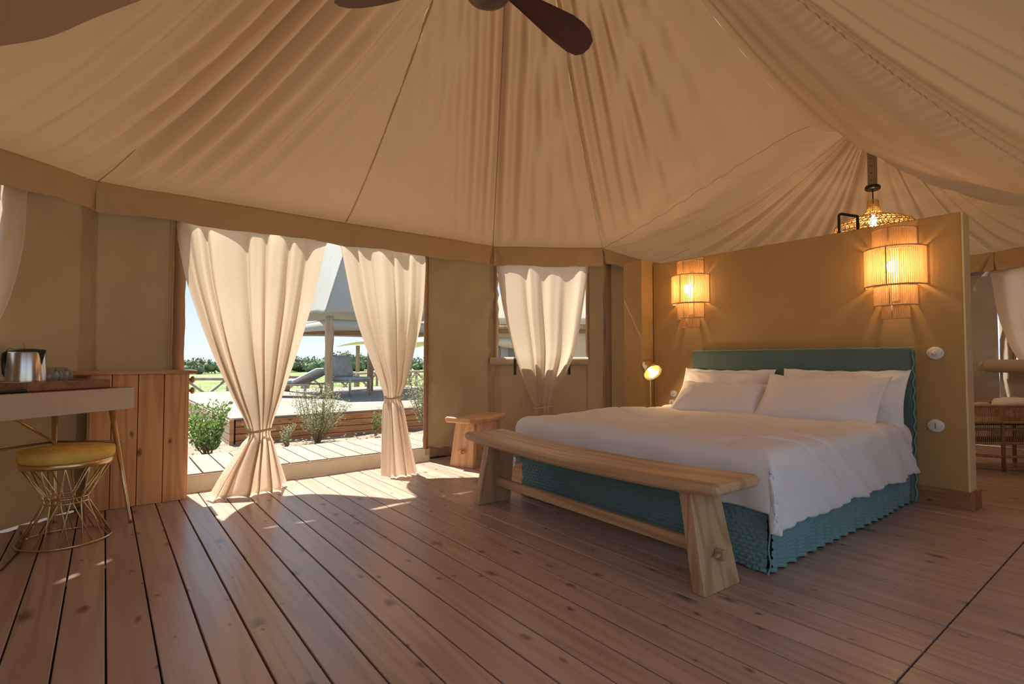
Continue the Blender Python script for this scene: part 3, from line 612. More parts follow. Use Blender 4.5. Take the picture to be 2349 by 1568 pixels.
q = MB(); us = np.linspace(0, BX1-BX0, 260); q.tube([(BX0+u-3.49, BY0-.010-2.14-.011*math.sin(2*PI*u/.105+.8*math.sin(u*9))-.008*snoise(np.array(u), np.array(0.), 1.2, 5), .006+.005*(1+math.sin(2*PI*u/.105+1.2+.8*math.sin(u*9)))) for u in us], .0035, 6); q.build('hem_edging', M['teal_edge'], bed)
# headboard
hb = empty('headboard', (0, 0, 0)); hb.parent = bed
HY0, HY1, HZ = 1.19, 2.935, 1.085
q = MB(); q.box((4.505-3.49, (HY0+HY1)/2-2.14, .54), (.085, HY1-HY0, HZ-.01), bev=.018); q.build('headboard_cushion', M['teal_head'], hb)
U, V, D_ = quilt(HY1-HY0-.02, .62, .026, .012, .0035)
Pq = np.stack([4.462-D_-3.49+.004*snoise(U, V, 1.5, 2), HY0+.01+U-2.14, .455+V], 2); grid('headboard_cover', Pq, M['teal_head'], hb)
q = MB(); q.tube([(4.47-3.49+.003*math.sin(t*80), HY0-.004-2.14+.005*math.sin(t*62), t) for t in np.linspace(.02, HZ, 110)]+[(4.47-3.49, HY0+t-2.14, HZ+.003*math.sin(t*50)) for t in np.linspace(.01, HY1-HY0, 150)], .005, 6); q.build('headboard_edging', M['teal_edge'], hb)

# duvet
def duvet():
    L = BX1-.14-BX0; Wd = BY1-BY0; top = .565; r = .07
    hangA, hangB = .22, .345
    na, nb = 240, 260
    a = np.linspace(0, L+hangA+.05, na); b = np.linspace(-hangB, Wd+hangB, nb)
    A, B = np.meshgrid(a, b, indexing='ij')
    def fold(t):     # overshoot -> (outward, drop)
        t = np.maximum(t, 0); th = np.clip(t/r, 0, PI/2*.97)
        out = r*np.sin(th); dn = r*(1-np.cos(th)); ex = np.maximum(t-r*PI/2*.97, 0)
        return out+ex*.06, dn+ex
    oA = A-(L-.03); nearo = -B-(-.03)+0; nearo = (-B)+.03; faro = B-(Wd-.03)
    xa, za = fold(oA); yn, zn = fold(nearo); yf, zf = fold(faro)
    zb = np.maximum(zn, zf); 
    corner = np.minimum(za, zb); drop = np.maximum(za, zb)+.10*corner
    x = BX1-.14-np.minimum(A, L-.03)-xa
    y = BY0+np.clip(B, .03-.0, Wd-.03)-yn+yf
    # loosen: wrinkles
    hang = np.clip(drop/.25, 0, 1)
    wn = 1/(1+np.exp(-np.clip((zn-za)/.02, -30, 30))); wn2 = 1/(1+np.exp(-np.clip((zf-za)/.02, -30, 30)))
    wr = (.013*np.sin((A+zn*.9)*2*PI/.31+2.6*np.sin(A*2.3)+1.7*np.sin(A*5.1+zn*4))+.006*np.sin((A+zn*1.4)*2*PI/.11+2*np.sin(A*6)))*hang*wn+.016*np.sin((B*1.0+za*.6)*2*PI/.42+1.1*np.sin(B*4))*hang*(1-wn)*(1-wn2)
    wr = wr*(1-.85*np.exp(-((A-L)/.07)**2)*(zn > .02))
    y = y-wr*wn-.018*np.clip(zn/.3, 0, 1)+.0; x = x-wr*(1-wn)*(za > 0)
    x = x-.045*np.clip(zn/.35, 0, 1)*np.exp(-((A-L)/.25)**2)    # corner swings out over the bench side
    crease = np.abs(snoise(A*1.3+B*.9, B*.8-A*.2, 1.4, 8))
    z = top-drop+.016*snoise(A, B, .8, 2)*(1-hang*.6)-.012*np.exp(-(crease/.10)**2)*(1-hang)+.007*snoise(A*1.2, B*.5, 3.5, 9)*(1-hang)
    dist = np.minimum(np.minimum(B, Wd-B), L-A); z += .022*np.exp(-((dist-.16)/.13)**2)*(1-hang)
    z += .03*np.exp(-((A-.12)/.2)**2)*np.exp(-((B-1.0)/1.0)**2)*0
    z = z+.014*np.sin(A*2*PI/.55+1)*np.clip((zn-.2)/.2, 0, 1)
    # the near hem rises towards the foot corner bunching
    return np.stack([x, y, z], 2)
o = grid('duvet', duvet(), M['white_cloth']); thick(o, .022)
m_ = o.modifiers.new('sub', 'SUBSURF'); m_.levels = 0; m_.render_levels = 0
tag(o, 'rumpled white duvet spread over the bed and hanging down its side', 'duvet')

def pillow(name, loc, rot, w, h, th, label, seed, flange=.035):
    nu, nv = 60, 44; u = np.linspace(-1, 1, nu); v = np.linspace(-1, 1, nv); U, V = np.meshgrid(u, v, indexing='ij')
    fu = 1-flange/(w/2); fv = 1-flange/(h/2)
    uu = np.clip(np.abs(U)/fu, 0, 1); vv = np.clip(np.abs(V)/fv, 0, 1)
    t = (np.clip(1-uu**2.4, 0, 1)*np.clip(1-vv**2.4, 0, 1))**.46
    pin = 1-.06*(1-np.abs(V)**2)*0-.05*(1-V**2)*(np.abs(U))**3; pin2 = 1-.09*(1-U**2)*(np.abs(V))**3
    X = U*w/2*pin; Y = V*h/2*pin2
    cr_ = np.sin(np.arctan2(np.abs(V)-1.05, np.abs(U)-1.05)*22+seed)*np.exp(-np.hypot(np.abs(U)-1, np.abs(V)-1)/.45); wr = .020*snoise(U*1.1, V*.8, .7, seed)+.014*cr_+.006*np.sin((U*1.5+V*.7)*9+seed+2*U)*(np.abs(U)**2)*t+.003*snoise(U*3, V*3, 1.5, seed+3)
    vs = []
    front = np.stack([X, Y, t*th/2+wr*np.minimum(1, t*1.6)+.002+.006*np.sin(U*17+seed)*(t < .02)], 2); back = np.stack([X, Y, -t*th/2-.002+.006*np.sin(U*17+seed)*(t < .02)], 2)
    F = gridf(nu, nv); n = nu*nv; G = [tuple(reversed([i+n for i in f])) for f in F]
    ring = [(i, 0) for i in range(nu)]+[(nu-1, j) for j in range(1, nv)]+[(i, nv-1) for i in range(nu-2, -1, -1)]+[(0, j) for j in range(nv-2, 0, -1)]
    id_ = [i*nv+j for i, j in ring]; m = len(id_)
    H = [(id_[k], id_[(k+1) % m], id_[(k+1) % m]+n, id_[k]+n) for k in range(m)]
    o = mesh_obj(name, np.concatenate([front.reshape(-1, 3), back.reshape(-1, 3)]), F+G+[tuple(reversed(h_)) for h_ in H], M['white_cloth'], None, True)
    o.location = loc; o.rotation_euler = rot
    return tag(o, label, 'pillow', 'white pillows on the bed')
# local x of a pillow lies along world Y, local y points up the lean
def prot(lean, yaw=0, roll_=0):
    Rm = Matrix.Rotation(math.radians(yaw), 3, 'Z') @ Matrix(((0, math.cos(math.radians(lean))*1, -math.sin(math.radians(lean))), (-1, 0, 0), (0, math.sin(math.radians(lean)), math.cos(math.radians(lean))))) @ Matrix.Rotation(math.radians(roll_), 3, 'Z')
    return Rm.to_euler()
pillow('pillow', (4.335, 2.55, .728), prot(62), .86, .44, .15, 'white pillow leaning on the headboard on the bedside lamp side', 1)
pillow('pillow', (4.345, 1.62, .735), prot(63, 2), .86, .44, .15, 'white pillow leaning on the headboard, mostly hidden on the side near the wall switches', 2)
pillow('pillow', (4.12, 2.47, .672), prot(42, 3), .80, .40, .17, 'plump white pillow lying in front on the bedside lamp side', 3)
pillow('pillow', (4.10, 1.67, .715), prot(50, -4), .86, .44, .18, 'plump white pillow lying in front on the side near the wall switches', 4)

# ------------------------------------------------------------------ bench at the foot of the bed and small stool
def seat_mesh(L, W, T, dip, n=40):
    prof = []
    for k in range(16):
        a = 2*PI*k/16; cx = math.copysign(1, math.cos(a))*(W/2-T*.35); cz = 0
        prof.append((cx+T*.35*math.cos(a) if abs(math.cos(a)) > .01 else 0, math.copysign(min(T/2, abs(T/2*math.sin(a))*1.15), math.sin(a))))
    pr = [(-W/2, -.2*T), (-W/2+.3*T, -T/2), (0, -T/2), (W/2-.3*T, -T/2), (W/2, -.2*T), (W/2, .22*T), (W/2-.28*T, T/2), (0, T/2-.004), (-W/2+.28*T, T/2), (-W/2, .22*T)]
    V = []; m = len(pr)
    ts = np.concatenate([[-1, -.992, -.975], np.linspace(-.95, .95, n), [.975, .992, 1]])
    for t in ts:
        e = 1-.5*max(0, (abs(t)-.972)/.028)**2
        for (x, z) in pr: V.append((x*(1-.10*(1-e)), t*L/2, z*e+dip*(abs(t)**2.2)))
    F = [(i*m+k, (i+1)*m+k, (i+1)*m+(k+1) % m, i*m+(k+1) % m) for i in range(len(ts)-1) for k in range(m)]
    F += [tuple(range(m)), tuple((len(ts)-1)*m+k for k in range(m-1, -1, -1))]
    return V, F
def plank_bench(name, loc, rz, L, W, T, Hs, legs, legw, legt, splay, label, cat, mats, dip, stz, group=None):
    root = empty(name, loc, rz, label, cat, group)
    q = MB(); q.add(*seat_mesh(L, W, T, dip)); o = q.build('seat', mats[0], root, False, loc=(0, 0, Hs)); soft(o, .006, 2)
    for s in (-1, 1):
        yb, yt = s*legs, s*(legs-splay); zt = Hs-T*.3
        q = MB(); wb, wt = legw, legw*.80
        q.hexa([(-wb/2, yb-legt/2, 0), (wb/2, yb-legt/2, 0), (wb/2, yb+legt/2, 0), (-wb/2, yb+legt/2, 0)], [(-wt/2, yt-legt/2, zt), (wt/2, yt-legt/2, zt), (wt/2, yt+legt/2, zt), (-wt/2, yt+legt/2, zt)])
        soft(q.build('leg', mats[1], root), .005)
        ym = yb+(yt-yb)*stz/zt
        q = MB(); q.box((0, ym+s*(legt/2+.022), stz-.005), (.030, .045, .045), bev=.004); q.build('tenon', mats[0], root)
        q = MB(); q.box((0, ym+s*(legt/2+.022), stz-.003), (.085, .016, .016), bev=.003); q.build('peg', mats[0], root)
    ym = legs-splay*stz/Hs
    q = MB(); q.box((0, 0, stz), (.035, 2*ym, .058), bev=.005); q.build('stretcher', mats[0], root)
    return root
plank_bench('bench', (2.17, 2.175, 0), math.radians(-1.4), 1.98, .345, .058, .435, .875, .27, .062, .085, 'long pale teak bench with splayed slab legs standing at the foot of the bed', 'bench', (M['bench'], M['bench_z']), .030, .155)
def mat_axis(a): return a
st = plank_bench('stool', (2.87, 4.27, 0), math.radians(-69), .60, .30, .055, .425, .215, .27, .05, .055, 'small teak bench stool beside the doorway curtain and under the window', 'stool', (M['stool_x'], M['stool_z']), .018, .15)

# ------------------------------------------------------------------ wooden cupboard
cup = empty('cupboard', (.205, 4.565, 0), 0, 'tall wooden cupboard clad in knotty vertical boards between desk and doorway', 'cupboard')
CW, CH = .555, .90; yF = -.115
q = MB(); q.box((0, -.005, CH/2), (CW-.012, .185, CH), bev=.002); q.build('body', M['dark'], cup)
xs = [-.277, -.16, -.015, .135, .277]
for i in range(4):
    q = MB(); q.box((0, 0, 0), (xs[i+1]-xs[i]-.004, .016, CH), bev=.0025); q.build('board', M['cab'], cup).location = ((xs[i]+xs[i+1])/2, yF+.010, CH/2)
q = MB(); q.box((CW/2+.002, -.003, CH/2), (.016, .18, CH), bev=.002); q.build('side_board', M['cab'], cup)
q = MB(); q.box((-CW/2-.002, -.003, CH/2), (.016, .18, CH), bev=.002); q.build('side_board', M['cab'], cup)
q = MB(); q.box((-.02, -.024, CH+.013), (.70, .276, .026), bev=.004); q.build('counter_top', M['cabtop'], cup)
for z in (.855, .775):
    q = MB(); q.lathe([(0, 0), (.010, .002), (.010, .012), (.022, .018), (.026, .030), (.018, .040), (0, .043)], n=20); q.xf(Matrix.Translation((CW/2+.008, -.055, z)) @ Matrix.Rotation(PI/2, 4, 'Y')); q.build('knob', M['darkbrass'], cup, True)

# ------------------------------------------------------------------ writing desk
DA = math.atan2(-.676, -.737)     # direction of its length, from the cupboard end towards the left frame edge
ex = Vector((math.cos(DA), math.sin(DA), 0)); ey = Vector((-.676, .737, 0))
DL, DD = 1.25, .50
desk = empty('desk', (.155, 4.018, 0), 0, 'writing desk with beige drawer box and slim tapered metal legs along the left wall', 'desk')
MD = Matrix(((ex.x, ey.x, 0, 0), (ex.y, ey.y, 0, 0), (0, 0, 1, 0), (0, 0, 0, 1)))
def dbox(c, s, bev=.003): q = MB(); q.box(c, s, bev=bev); q.v = [tuple(MD @ Vector(p)) for p in q.v]; q.f = [tuple(reversed(f)) for f in q.f]; return q
dbox((DL/2, .0125, .766), (DL, .02, .128)).build('drawer_front', M['apron'], desk)
dbox((.01, DD/2, .766), (.018, DD-.02, .128)).build('side_panel', M['apron'], desk)
dbox((DL-.01, DD/2, .766), (.018, DD-.02, .128)).build('side_panel', M['apron'], desk)
dbox((DL/2, DD/2+.005, .712), (DL-.03, DD-.03, .012)).build('bottom_panel', M['apron'], desk)
dbox((DL/2, DD/2+.008, .826), (DL-.004, DD-.012, .014)).build('desk_top', M['desktop'], desk)
def dtube(pts, r, name, mat, n=10):
    q = MB(); q.tube([MD @ Vector(p) for p in pts], r, n); return q.build(name, mat, desk, True)
for (xt, yt, xb, yb) in ((.10, .06, .0, .01), (.14, .42, .08, .47), (DL-.10, .06, DL, .01), (DL-.10, .42, DL, .47)):
    dtube([(xt, yt, .705), (xt+(xb-xt)*.97, yt+(yb-yt)*.97, .02), (xb, yb, .0)], [.016, .0085, .010], 'leg', M['brass'])
dtube([(.60, .10, .70), (.13, .43, .50)], .007, 'brace', M['brass'])
dtube([(.04, .04, .50), (.11, .45, .50)], .007, 'crossbar', M['darkbrass'])
dtube([(.11, .45, .50), (DL-.05, .45, .50)], .007, 'crossbar', M['darkbrass'])
def DP(a, b, z): p = Vector((.155, 4.018, 0))+MD @ Vector((a, b, z)); return p

# tray with kettle, mugs and a black phone
TA = DA+PI
tz = .8335
tray = empty('tray', DP(.36, .20, tz), 0, 'low wooden serving tray on the desk under the kettle and mugs', 'tray')
TR = Matrix.Rotation(DA, 4, 'Z')
TLn, TWd = .46, .32
def tb(c, s, name): q = MB(); q.box(c, s, bev=.003); q.xf(TR); q.build(name, M['tray'], tray)
tb((0, 0, .006), (TLn, TWd, .012), 'tray_base')
tb((0, TWd/2-.008, .026), (TLn, .016, .052), 'tray_side'); tb((0, -TWd/2+.008, .026), (TLn, .016, .052), 'tray_side')
tb((-TLn/2+.008, 0, .026), (.016, TWd-.033, .052), 'tray_side'); tb((TLn/2-.008, 0, .026), (.016, TWd-.033, .052), 'tray_side')
kt = empty('kettle', DP(.475, .20, tz+.013), 0, 'brushed steel electric kettle with black handle and lid on the tray', 'kettle')
q = MB(); q.lathe([(0, 0), (.085, 0), (.088, .006), (.088, .018), (.084, .022)], n=40); q.build('base', M['black'], kt, True)
q = MB(); q.lathe([(.086, .018), (.087, .03), (.078, .19), (.076, .198), (.070, .200)], n=48); q.build('body', M['steel'], kt, True)
q = MB(); q.lathe([(.077, .196), (.078, .202), (.070, .210), (.03, .214), (0, .215)], n=40); q.build('lid', M['black'], kt, True)
KR = Matrix.Rotation(math.radians(-37.8), 4, 'Z')      # spout towards the doorway
q = MB(); q.add([(.060, -.03, .205), (.060, .03, .205), (.102, 0, .208), (.074, -.018, .15), (.074, .018, .15), (.080, 0, .115)], [(0, 2, 1), (0, 3, 5, 2), (1, 2, 5, 4), (0, 1, 4, 3), (3, 4, 5)]); q.xf(KR); q.build('spout', M['black'], kt)
q = MB(); q.tube([(-.066, 0, .200), (-.095, 0, .203), (-.118, 0, .185), (-.122, 0, .13), (-.115, 0, .08), (-.094, 0, .05), (-.080, 0, .048)], [.013, .015, .014, .013, .013, .012, .010], 10); q.xf(KR); q.build('handle', M['black'], kt, True)
def mug(loc, ang, label):
    r = empty('mug', loc, ang, label, 'mug', 'grey mugs on the tray'); r.scale = (1.15, 1.15, 1.15); q = MB()
    q.lathe([(0, 0), (.030, 0), (.034, .006), (.041, .03), (.042, .055), (.037, .095), (.034, .094), (.038, .055), (.036, .02), (0, .010)], n=32); q.build('cup', M['mug'], r, True)
    q = MB(); q.tube([(.038, 0, .085), (.060, 0, .080), (.072, 0, .055), (.066, 0, .030), (.040, 0, .020)], .005, 8); q.build('handle', M['mug'], r, True); return r
mug(DP(.335, .235, tz+.013), math.radians(-40), 'grey glazed mug beside the kettle, partly behind it')
mug(DP(.235, .285, tz+.013), math.radians(-40), 'grey glazed mug standing alone near the end of the tray')
ph = dbox((0, 0, .008), (.16, .055, .016), bev=.005).build('remote', M['black']); ph.location = DP(.66, .07, tz); tag(ph, 'black remote lying on the desk in front of the kettle', 'remote control')
tn = empty('desk_note', DP(.30, .10, tz+.0535), 0)
bpy.data.objects.remove(tn)
cb = MB(); cb.tube([DP(.9, .0, 0)+Vector((0, 0, .006)), DP(.75, -.05, 0)+Vector((0, 0, .006)), DP(.55, .12, 0)+Vector((0, 0, .006)), DP(.36, .33, 0)+Vector((0, 0, .006)), DP(.28, .46, 0)+Vector((0, 0, .006))], .004, 6)
cbo = cb.build('power_cable', M['cord'], None, True); tag(cbo, 'black power cable running over the floor behind the gold stool', 'cable')
sk = MB(); sk.box((0, 0, 0), (.085, .03, .085), rz=math.radians(42.8), bev=.006); so = sk.build('socket_box', M['apron']); so.location = DP(.05, .50, .345); tag(so, 'small beige socket box low behind the desk leg', 'socket')

# ------------------------------------------------------------------ gold wire stool with mustard cushion
gs = empty('vanity_stool', (-.15, 3.86, 0), 0, 'round stool with mustard velvet cushion on an hourglass of gold wires', 'stool'); gs.scale = (.89, .89, 1)
q = MB(); q.lathe([(0, .448), (.226, .448), (.236, .455), (.240, .475), (.239, .496), (.232, .505), (.222, .508), (.20, .512), (.10, .518), (0, .520)], n=64); q.build('cushion', M['velvet'], gs, True)
q = MB(); q.tube([(.236*math.cos(a), .236*math.sin(a), .502) for a in np.linspace(0, 2*PI, 65)[:-1]], .004, 6, closed=True); q.build('piping', M['velvet'], gs, True)
q = MB(); q.lathe([(.226, .418), (.231, .420), (.231, .447), (.226, .449), (.221, .447), (.221, .420), (.226, .418)], n=64); q.build('gold_band', M['brass'], gs, True)
for (r_, z_, nm) in ((.232, .009, 'base_ring'), (.112, .215, 'waist_ring'), (.108, .240, 'waist_ring')):
    q = MB(); q.tube([(r_*math.cos(a), r_*math.sin(a), z_) for a in np.linspace(0, 2*PI, 49)[:-1]], .006 if z_ < .1 else .005, 8, closed=True); q.build(nm, M['brass'], gs, True)
for k in range(12):
    for s in (-1, 1):
        a = 2*PI*k/12; b = a+s*.32
        q = MB(); q.tube([(.226*math.cos(a), .226*math.sin(a), .425), (.110*math.cos(b), .110*math.sin(b), .240), (.110*math.cos(b), .110*math.sin(b), .215), (.230*math.cos(b+s*.32), .230*math.sin(b+s*.32), .010)], .0042, 6); q.build('wire', M['brass'], gs, True)

# ------------------------------------------------------------------ ceiling fan
FC = Vector((1.245, 1.768, 2.635))
fan = empty('ceiling_fan', FC, 0, 'three-blade ceiling fan with dark mahogany blades hanging from the tent peak', 'ceiling fan')
q = MB(); q.lathe([(0, -.125), (.05, -.124), (.085, -.112), (.105, -.085), (.112, -.05), (.105, -.015), (.07, .02), (.03, .05), (0, .052)], n=40); q.build('motor', M['fanmetal'], fan, True)
q = MB(); q.tube([(0, 0, .05), (.04, -.02, .50), (.09, -.04, .98)], .014, 10); q.build('down_rod', M['fanmetal'], fan, True)
for k in range(3):
    a = math.radians(-37.8+47+120*k)
    pl_ = [(.10, -.032), (.20, -.040), (.30, -.052), (.40, -.072), (.48, -.088), (.56, -.092), (.63, -.084), (.685, -.060), (.71, -.022), (.71, .020), (.685, .048), (.62, .060), (.50, .058), (.38, .050), (.25, .040), (.10, .032)]
    q = MB(); q.prism(pl_, 'z', -.005, .005)
    q.v = [(x, y, z-.30*y-.03*(x-.1)) for x, y, z in q.v]
    o = q.build('blade', M['mahogany'], fan); o.rotation_euler = (0, 0, a); o.location = (0, 0, -.01); soft(o, .002)
    q = MB(); q.box((.115, 0, -.012), (.10, .045, .014), bev=.003); o = q.build('blade_iron', M['fanmetal'], fan); o.rotation_euler = (0, 0, a)
for k in range(0): pass

# ------------------------------------------------------------------ wall sconces
def point(name, loc, e, r=.02, col=(1.0, .62, .28), parent=None):
    ld = bpy.data.lights.new(name, 'POINT'); ld.energy = e; ld.color = (1.0, .70, .40); ld.shadow_soft_size = r
    lo = bpy.data.objects.new(name, ld); COL.objects.link(lo); lo.location = loc
    if parent: lo.parent = parent
    return lo
def sconce(loc, label):
    root = empty('wall_sconce', loc, 0, label, 'wall lamp', 'cane wall lamps')
    tiers = [(.130, -.145+.65, -.290+.65+.145), ]
    T = [(.132, .500, .650), (.186, .235, .508), (.130, .095, .238), (.083, .0, .095)]
    for (r, z0, z1) in T:
        n = int(PI*r/.0125)
        q = MB()
        for k in range(n+1):
            a = PI/2+PI*k/n; q.tube([(r*math.cos(a), r*math.sin(a), z0), (r*math.cos(a), r*math.sin(a), z1)], .0036, 6, cap=False)
        o = q.build('cane_slats', M['rod'], root, True); o['kind'] = 'stuff'
        q = MB()
        for zz in (z0, z1): q.tube([(r*1.01*math.cos(a), r*1.01*math.sin(a), zz) for a in np.linspace(PI/2, 1.5*PI, 30)], .0055, 7)
        q.tube([((r+.003)*math.cos(PI*1.0), (r+.003)*math.sin(PI), z0), ((r+.003)*math.cos(PI), (r+.003)*math.sin(PI), z1)], .0045, 6)
        q.build('hoop', M['hoop'], root, True)
    q = MB(); q.box((-.006, 0, .33), (.010, .05, .40)); q.build('back_plate', M['hoop'], root)
    q = MB(); q.lathe([(0, 0), (.012, .005), (.024, .03), (.028, .055), (.02, .08), (0, .09)], n=16); q.xf(Matrix.Translation((-.075, 0, .33))); q.build('bulb', M['bulb'], root, True)
    point('sconce_light', (-.075, 0, .36), 3.2, .03, parent=root)
    return root
sconce((PX-.005, 2.995, 1.315), 'tiered cane wall lamp above the bedside lamp, glowing')
sconce((PX-.005, 1.305, 1.300), 'tiered cane wall lamp near the free end of the partition, glowing')

def wall_plate(loc, label, sock):
    r = empty('wall_plate', loc, 0, label, 'socket' if sock else 'light switch', 'white porcelain switches and sockets'); q = MB()
    q.lathe([(0, .014), (.036, .013), (.043, .008), (.045, 0), (0, 0)], n=32); q.xf(Matrix.Diagonal((1, 1, 1, 1)) @ Matrix.Rotation(-PI/2, 4, 'Y')); q.v = [(x, y*1.15, z) for x, y, z in q.v]; q.build('plate', M['porcelain'], r, True)
    if sock:
        for k in (-1, 0, 1):
            q = MB(); q.lathe([(.004, 0), (.004, .003), (0, .003)], n=10); q.xf(Matrix.Translation((-.0135, 0, k*.013)) @ Matrix.Rotation(-PI/2, 4, 'Y')); q.build('pin_hole', M['black'], r)
    else:
        q = MB(); q.lathe([(.018, 0), (.018, .006), (0, .006)], n=24); q.xf(Matrix.Translation((-.013, 0, 0)) @ Matrix.Rotation(-PI/2, 4, 'Y')); q.build('dial', M['porcelain'], r, True)
        q = MB(); q.box((-.024, 0, 0), (.014, .008, .030), bev=.003); q.build('toggle', M['porcelain'], r)
    for s in (-1, 1):
        q = MB(); q.lathe([(.004, 0), (.003, .003), (0, .003)], n=10); q.xf(Matrix.Translation((-.0105, s*.036, 0)) @ Matrix.Rotation(-PI/2, 4, 'Y')); q.build('screw', M['darkbrass'], r)
    return r
wx = PX-.0005
wall_plate((wx, 1.083, 1.046), 'white porcelain rotary switch on the partition beside the headboard, above the socket', False)
wall_plate((wx, 1.091, .544), 'white porcelain three-pin socket low on the partition end', True)
wall_plate((wx, 3.213, .660), 'white porcelain rotary switch by the bedside lamp', False).scale = (.8, .8, .8)
wall_plate((wx, 3.235, .565), 'white porcelain socket low by the bedside lamp, half hidden by the pillow', True).scale = (.8, .8, .8)

# ------------------------------------------------------------------ bedside table, lamp
bt = empty('bedside_table', (4.20, 3.265, 0), 0, 'low brass-legged bedside table hidden behind the bed, under the brass lamp', 'side table')
q = MB(); q.lathe([(0, .46), (.11, .46), (.112, .466), (.112, .474), (.11, .48), (0, .48)], n=36); q.build('table_top', M['desktop'], bt, True)
for k in range(3):
    a = 2*PI*k/3; q = MB(); q.tube([(.08*math.cos(a), .08*math.sin(a), .46), (.10*math.cos(a),   .10*math.sin(a), 0)], .008, 8); q.build('leg', M['darkbrass'], bt, True)
lp = empty('table_lamp', (4.18, 3.205, .481), 0, 'brass reading lamp with tilted bell shade, lit, on the bedside table', 'lamp')
q = MB(); q.lathe([(0, 0), (.06, 0), (.062, .005), (.058, .012), (.008, .016), (0, .016)], n=32); q.build('base', M['brass'], lp, True)
q = MB(); q.tube([(0, 0, .012), (.001, 0, .30), (.004, .004, .345), (.012, .004, .395)], .0045, 8); q.build('stem', M['brass'], lp, True)
# bell shade opens towards camera right / down
sdir = Vector((-.22, -.64, -.52)).normalized(); RS = sdir.to_track_quat('Z', 'Y').to_matrix().to_4x4(); scn = Vector((.015, .020, .440))
q = MB(); q.lathe([(.018, -.085), (.044, -.080), (.058, -.062), (.064, -.02), (.070, .03), (.092, .074), (.090, .074), (.067, .03), (.061, -.02), (.055, -.058), (.018, -.080)], n=40); q.xf(Matrix.Translation(scn) @ RS); q.build('lamp_shade', M['brass'], lp, True)
q = MB(); q.lathe([(0, -.05), (.012, -.045), (.014, -.02), (.024, .0), (.022, .018), (.016, .034), (0, .04)], n=20); q.xf(Matrix.Translation(scn) @ RS); q.build('bulb', M['bulb_soft'], lp, True)
point('lamp_light', tuple(scn+sdir*.075), 1.3, .02, parent=lp)

# ------------------------------------------------------------------ beyond the partition: black frame, tent pole, pendant, shelf
bf = MB(); px_ = 4.69
def arc_pts(): 
    y0, y1, za, zb_ = 1.735, 1.60, 2.195, 2.155; r = .018; o = [(px_, y0, 0), (px_, y0, za-r)]
    o += [(px_, y0-r+r*math.cos(t), za-r+r*math.sin(t)) for t in np.linspace(0, PI/2, 6)[1:]]
    o += [(px_, y1+r-r*math.sin(t), zb_-r+r*math.cos(t)) for t in np.linspace(0, PI/2, 6)]
    o += [(px_, y1, zb_-r), (px_, y1, 0)]; return o
bf = MB(); bf.tube([(4.745 if True else x, y, z) for x, y, z in arc_pts()], .011, 10)
o = bf.build('towel_rail', M['blackmetal'], None, True); tag(o, 'black bent metal tube rising behind the top of the partition', 'rail')
tp = empty('tent_pole', (6.27, 1.97, 0), 0, 'olive perforated square pole under the second tent peak', 'tent pole')
q = MB(); q.box((0, 0, 3.2), (.070, .070, .80), bev=.004); q.build('upper_pole', M['pole'], tp)
for k in range(8):
    q = MB(); q.lathe([(.006, 0), (.006, .002), (0, .002)], n=10); q.xf(Matrix.Translation((-.0352, .0, 2.86+k*.075)) @ Matrix.Rotation(-PI/2, 4, 'Y')); q.build('pole_hole', M['black'], tp)
pe = empty('pendant_lamp', (6.27, 1.97, 2.78), 0, 'woven seagrass pendant lamp glowing behind the top of the partition', 'pendant lamp')
q = MB(); q.lathe([(0, -.012), (.066, -.012), (.070, -.006), (.070, .014), (.066, .02), (0, .02)], n=32); q.xf(Matrix.Rotation(.12, 4, 'Y')); q.build('canopy_disc', M['black'], pe, True)
q = MB(); q.tube([(0, 0, -.01), (0, 0, -.16)], .006, 6); q.build('cord', M['cord'], pe)
prof = [(.045, -.13), (.050, -.20), (.058, -.245), (.10, -.28), (.17, -.305), (.26, -.335), (.335, -.375), (.350, -.40), (.342, -.45), (.325, -.47)]
q = MB()
for (r, z) in prof:
    q.tube([(r*math.cos(a), r*math.sin(a), z) for a in np.linspace(0, 2*PI, 41)[:-1]], .004, 5, closed=True)
q.build('shade_ring', M['rope'], pe, True)
q = MB()
for k in range(90):
    a = 2*PI*k/90
    for i in range(len(prof)-1):
        if i < 3 and k % 4: continue
        s_ = 1 if (k+i) % 2 else -1; (r0, z0), (r1, z1) = prof[i], prof[i+1]; b = a+s_*.05
        q.tube([(r0*math.cos(a), r0*math.sin(a), z0), (r1*math.cos(b), r1*math.sin(b), z1)], .0038, 4, cap=False)
o = q.build('woven_shade', M['rope'], pe, True); o['kind'] = 'stuff'
q = MB(); q.lathe([(0, -.40), (.02, -.395), (.034, -.37), (.03, -.33), (.015, -.30), (.012, -.27), (0, -.265)], n=16); q.build('bulb', M['bulb'], pe, True)
point('pendant_light', (0, 0, -.42), 5, .03, parent=pe)

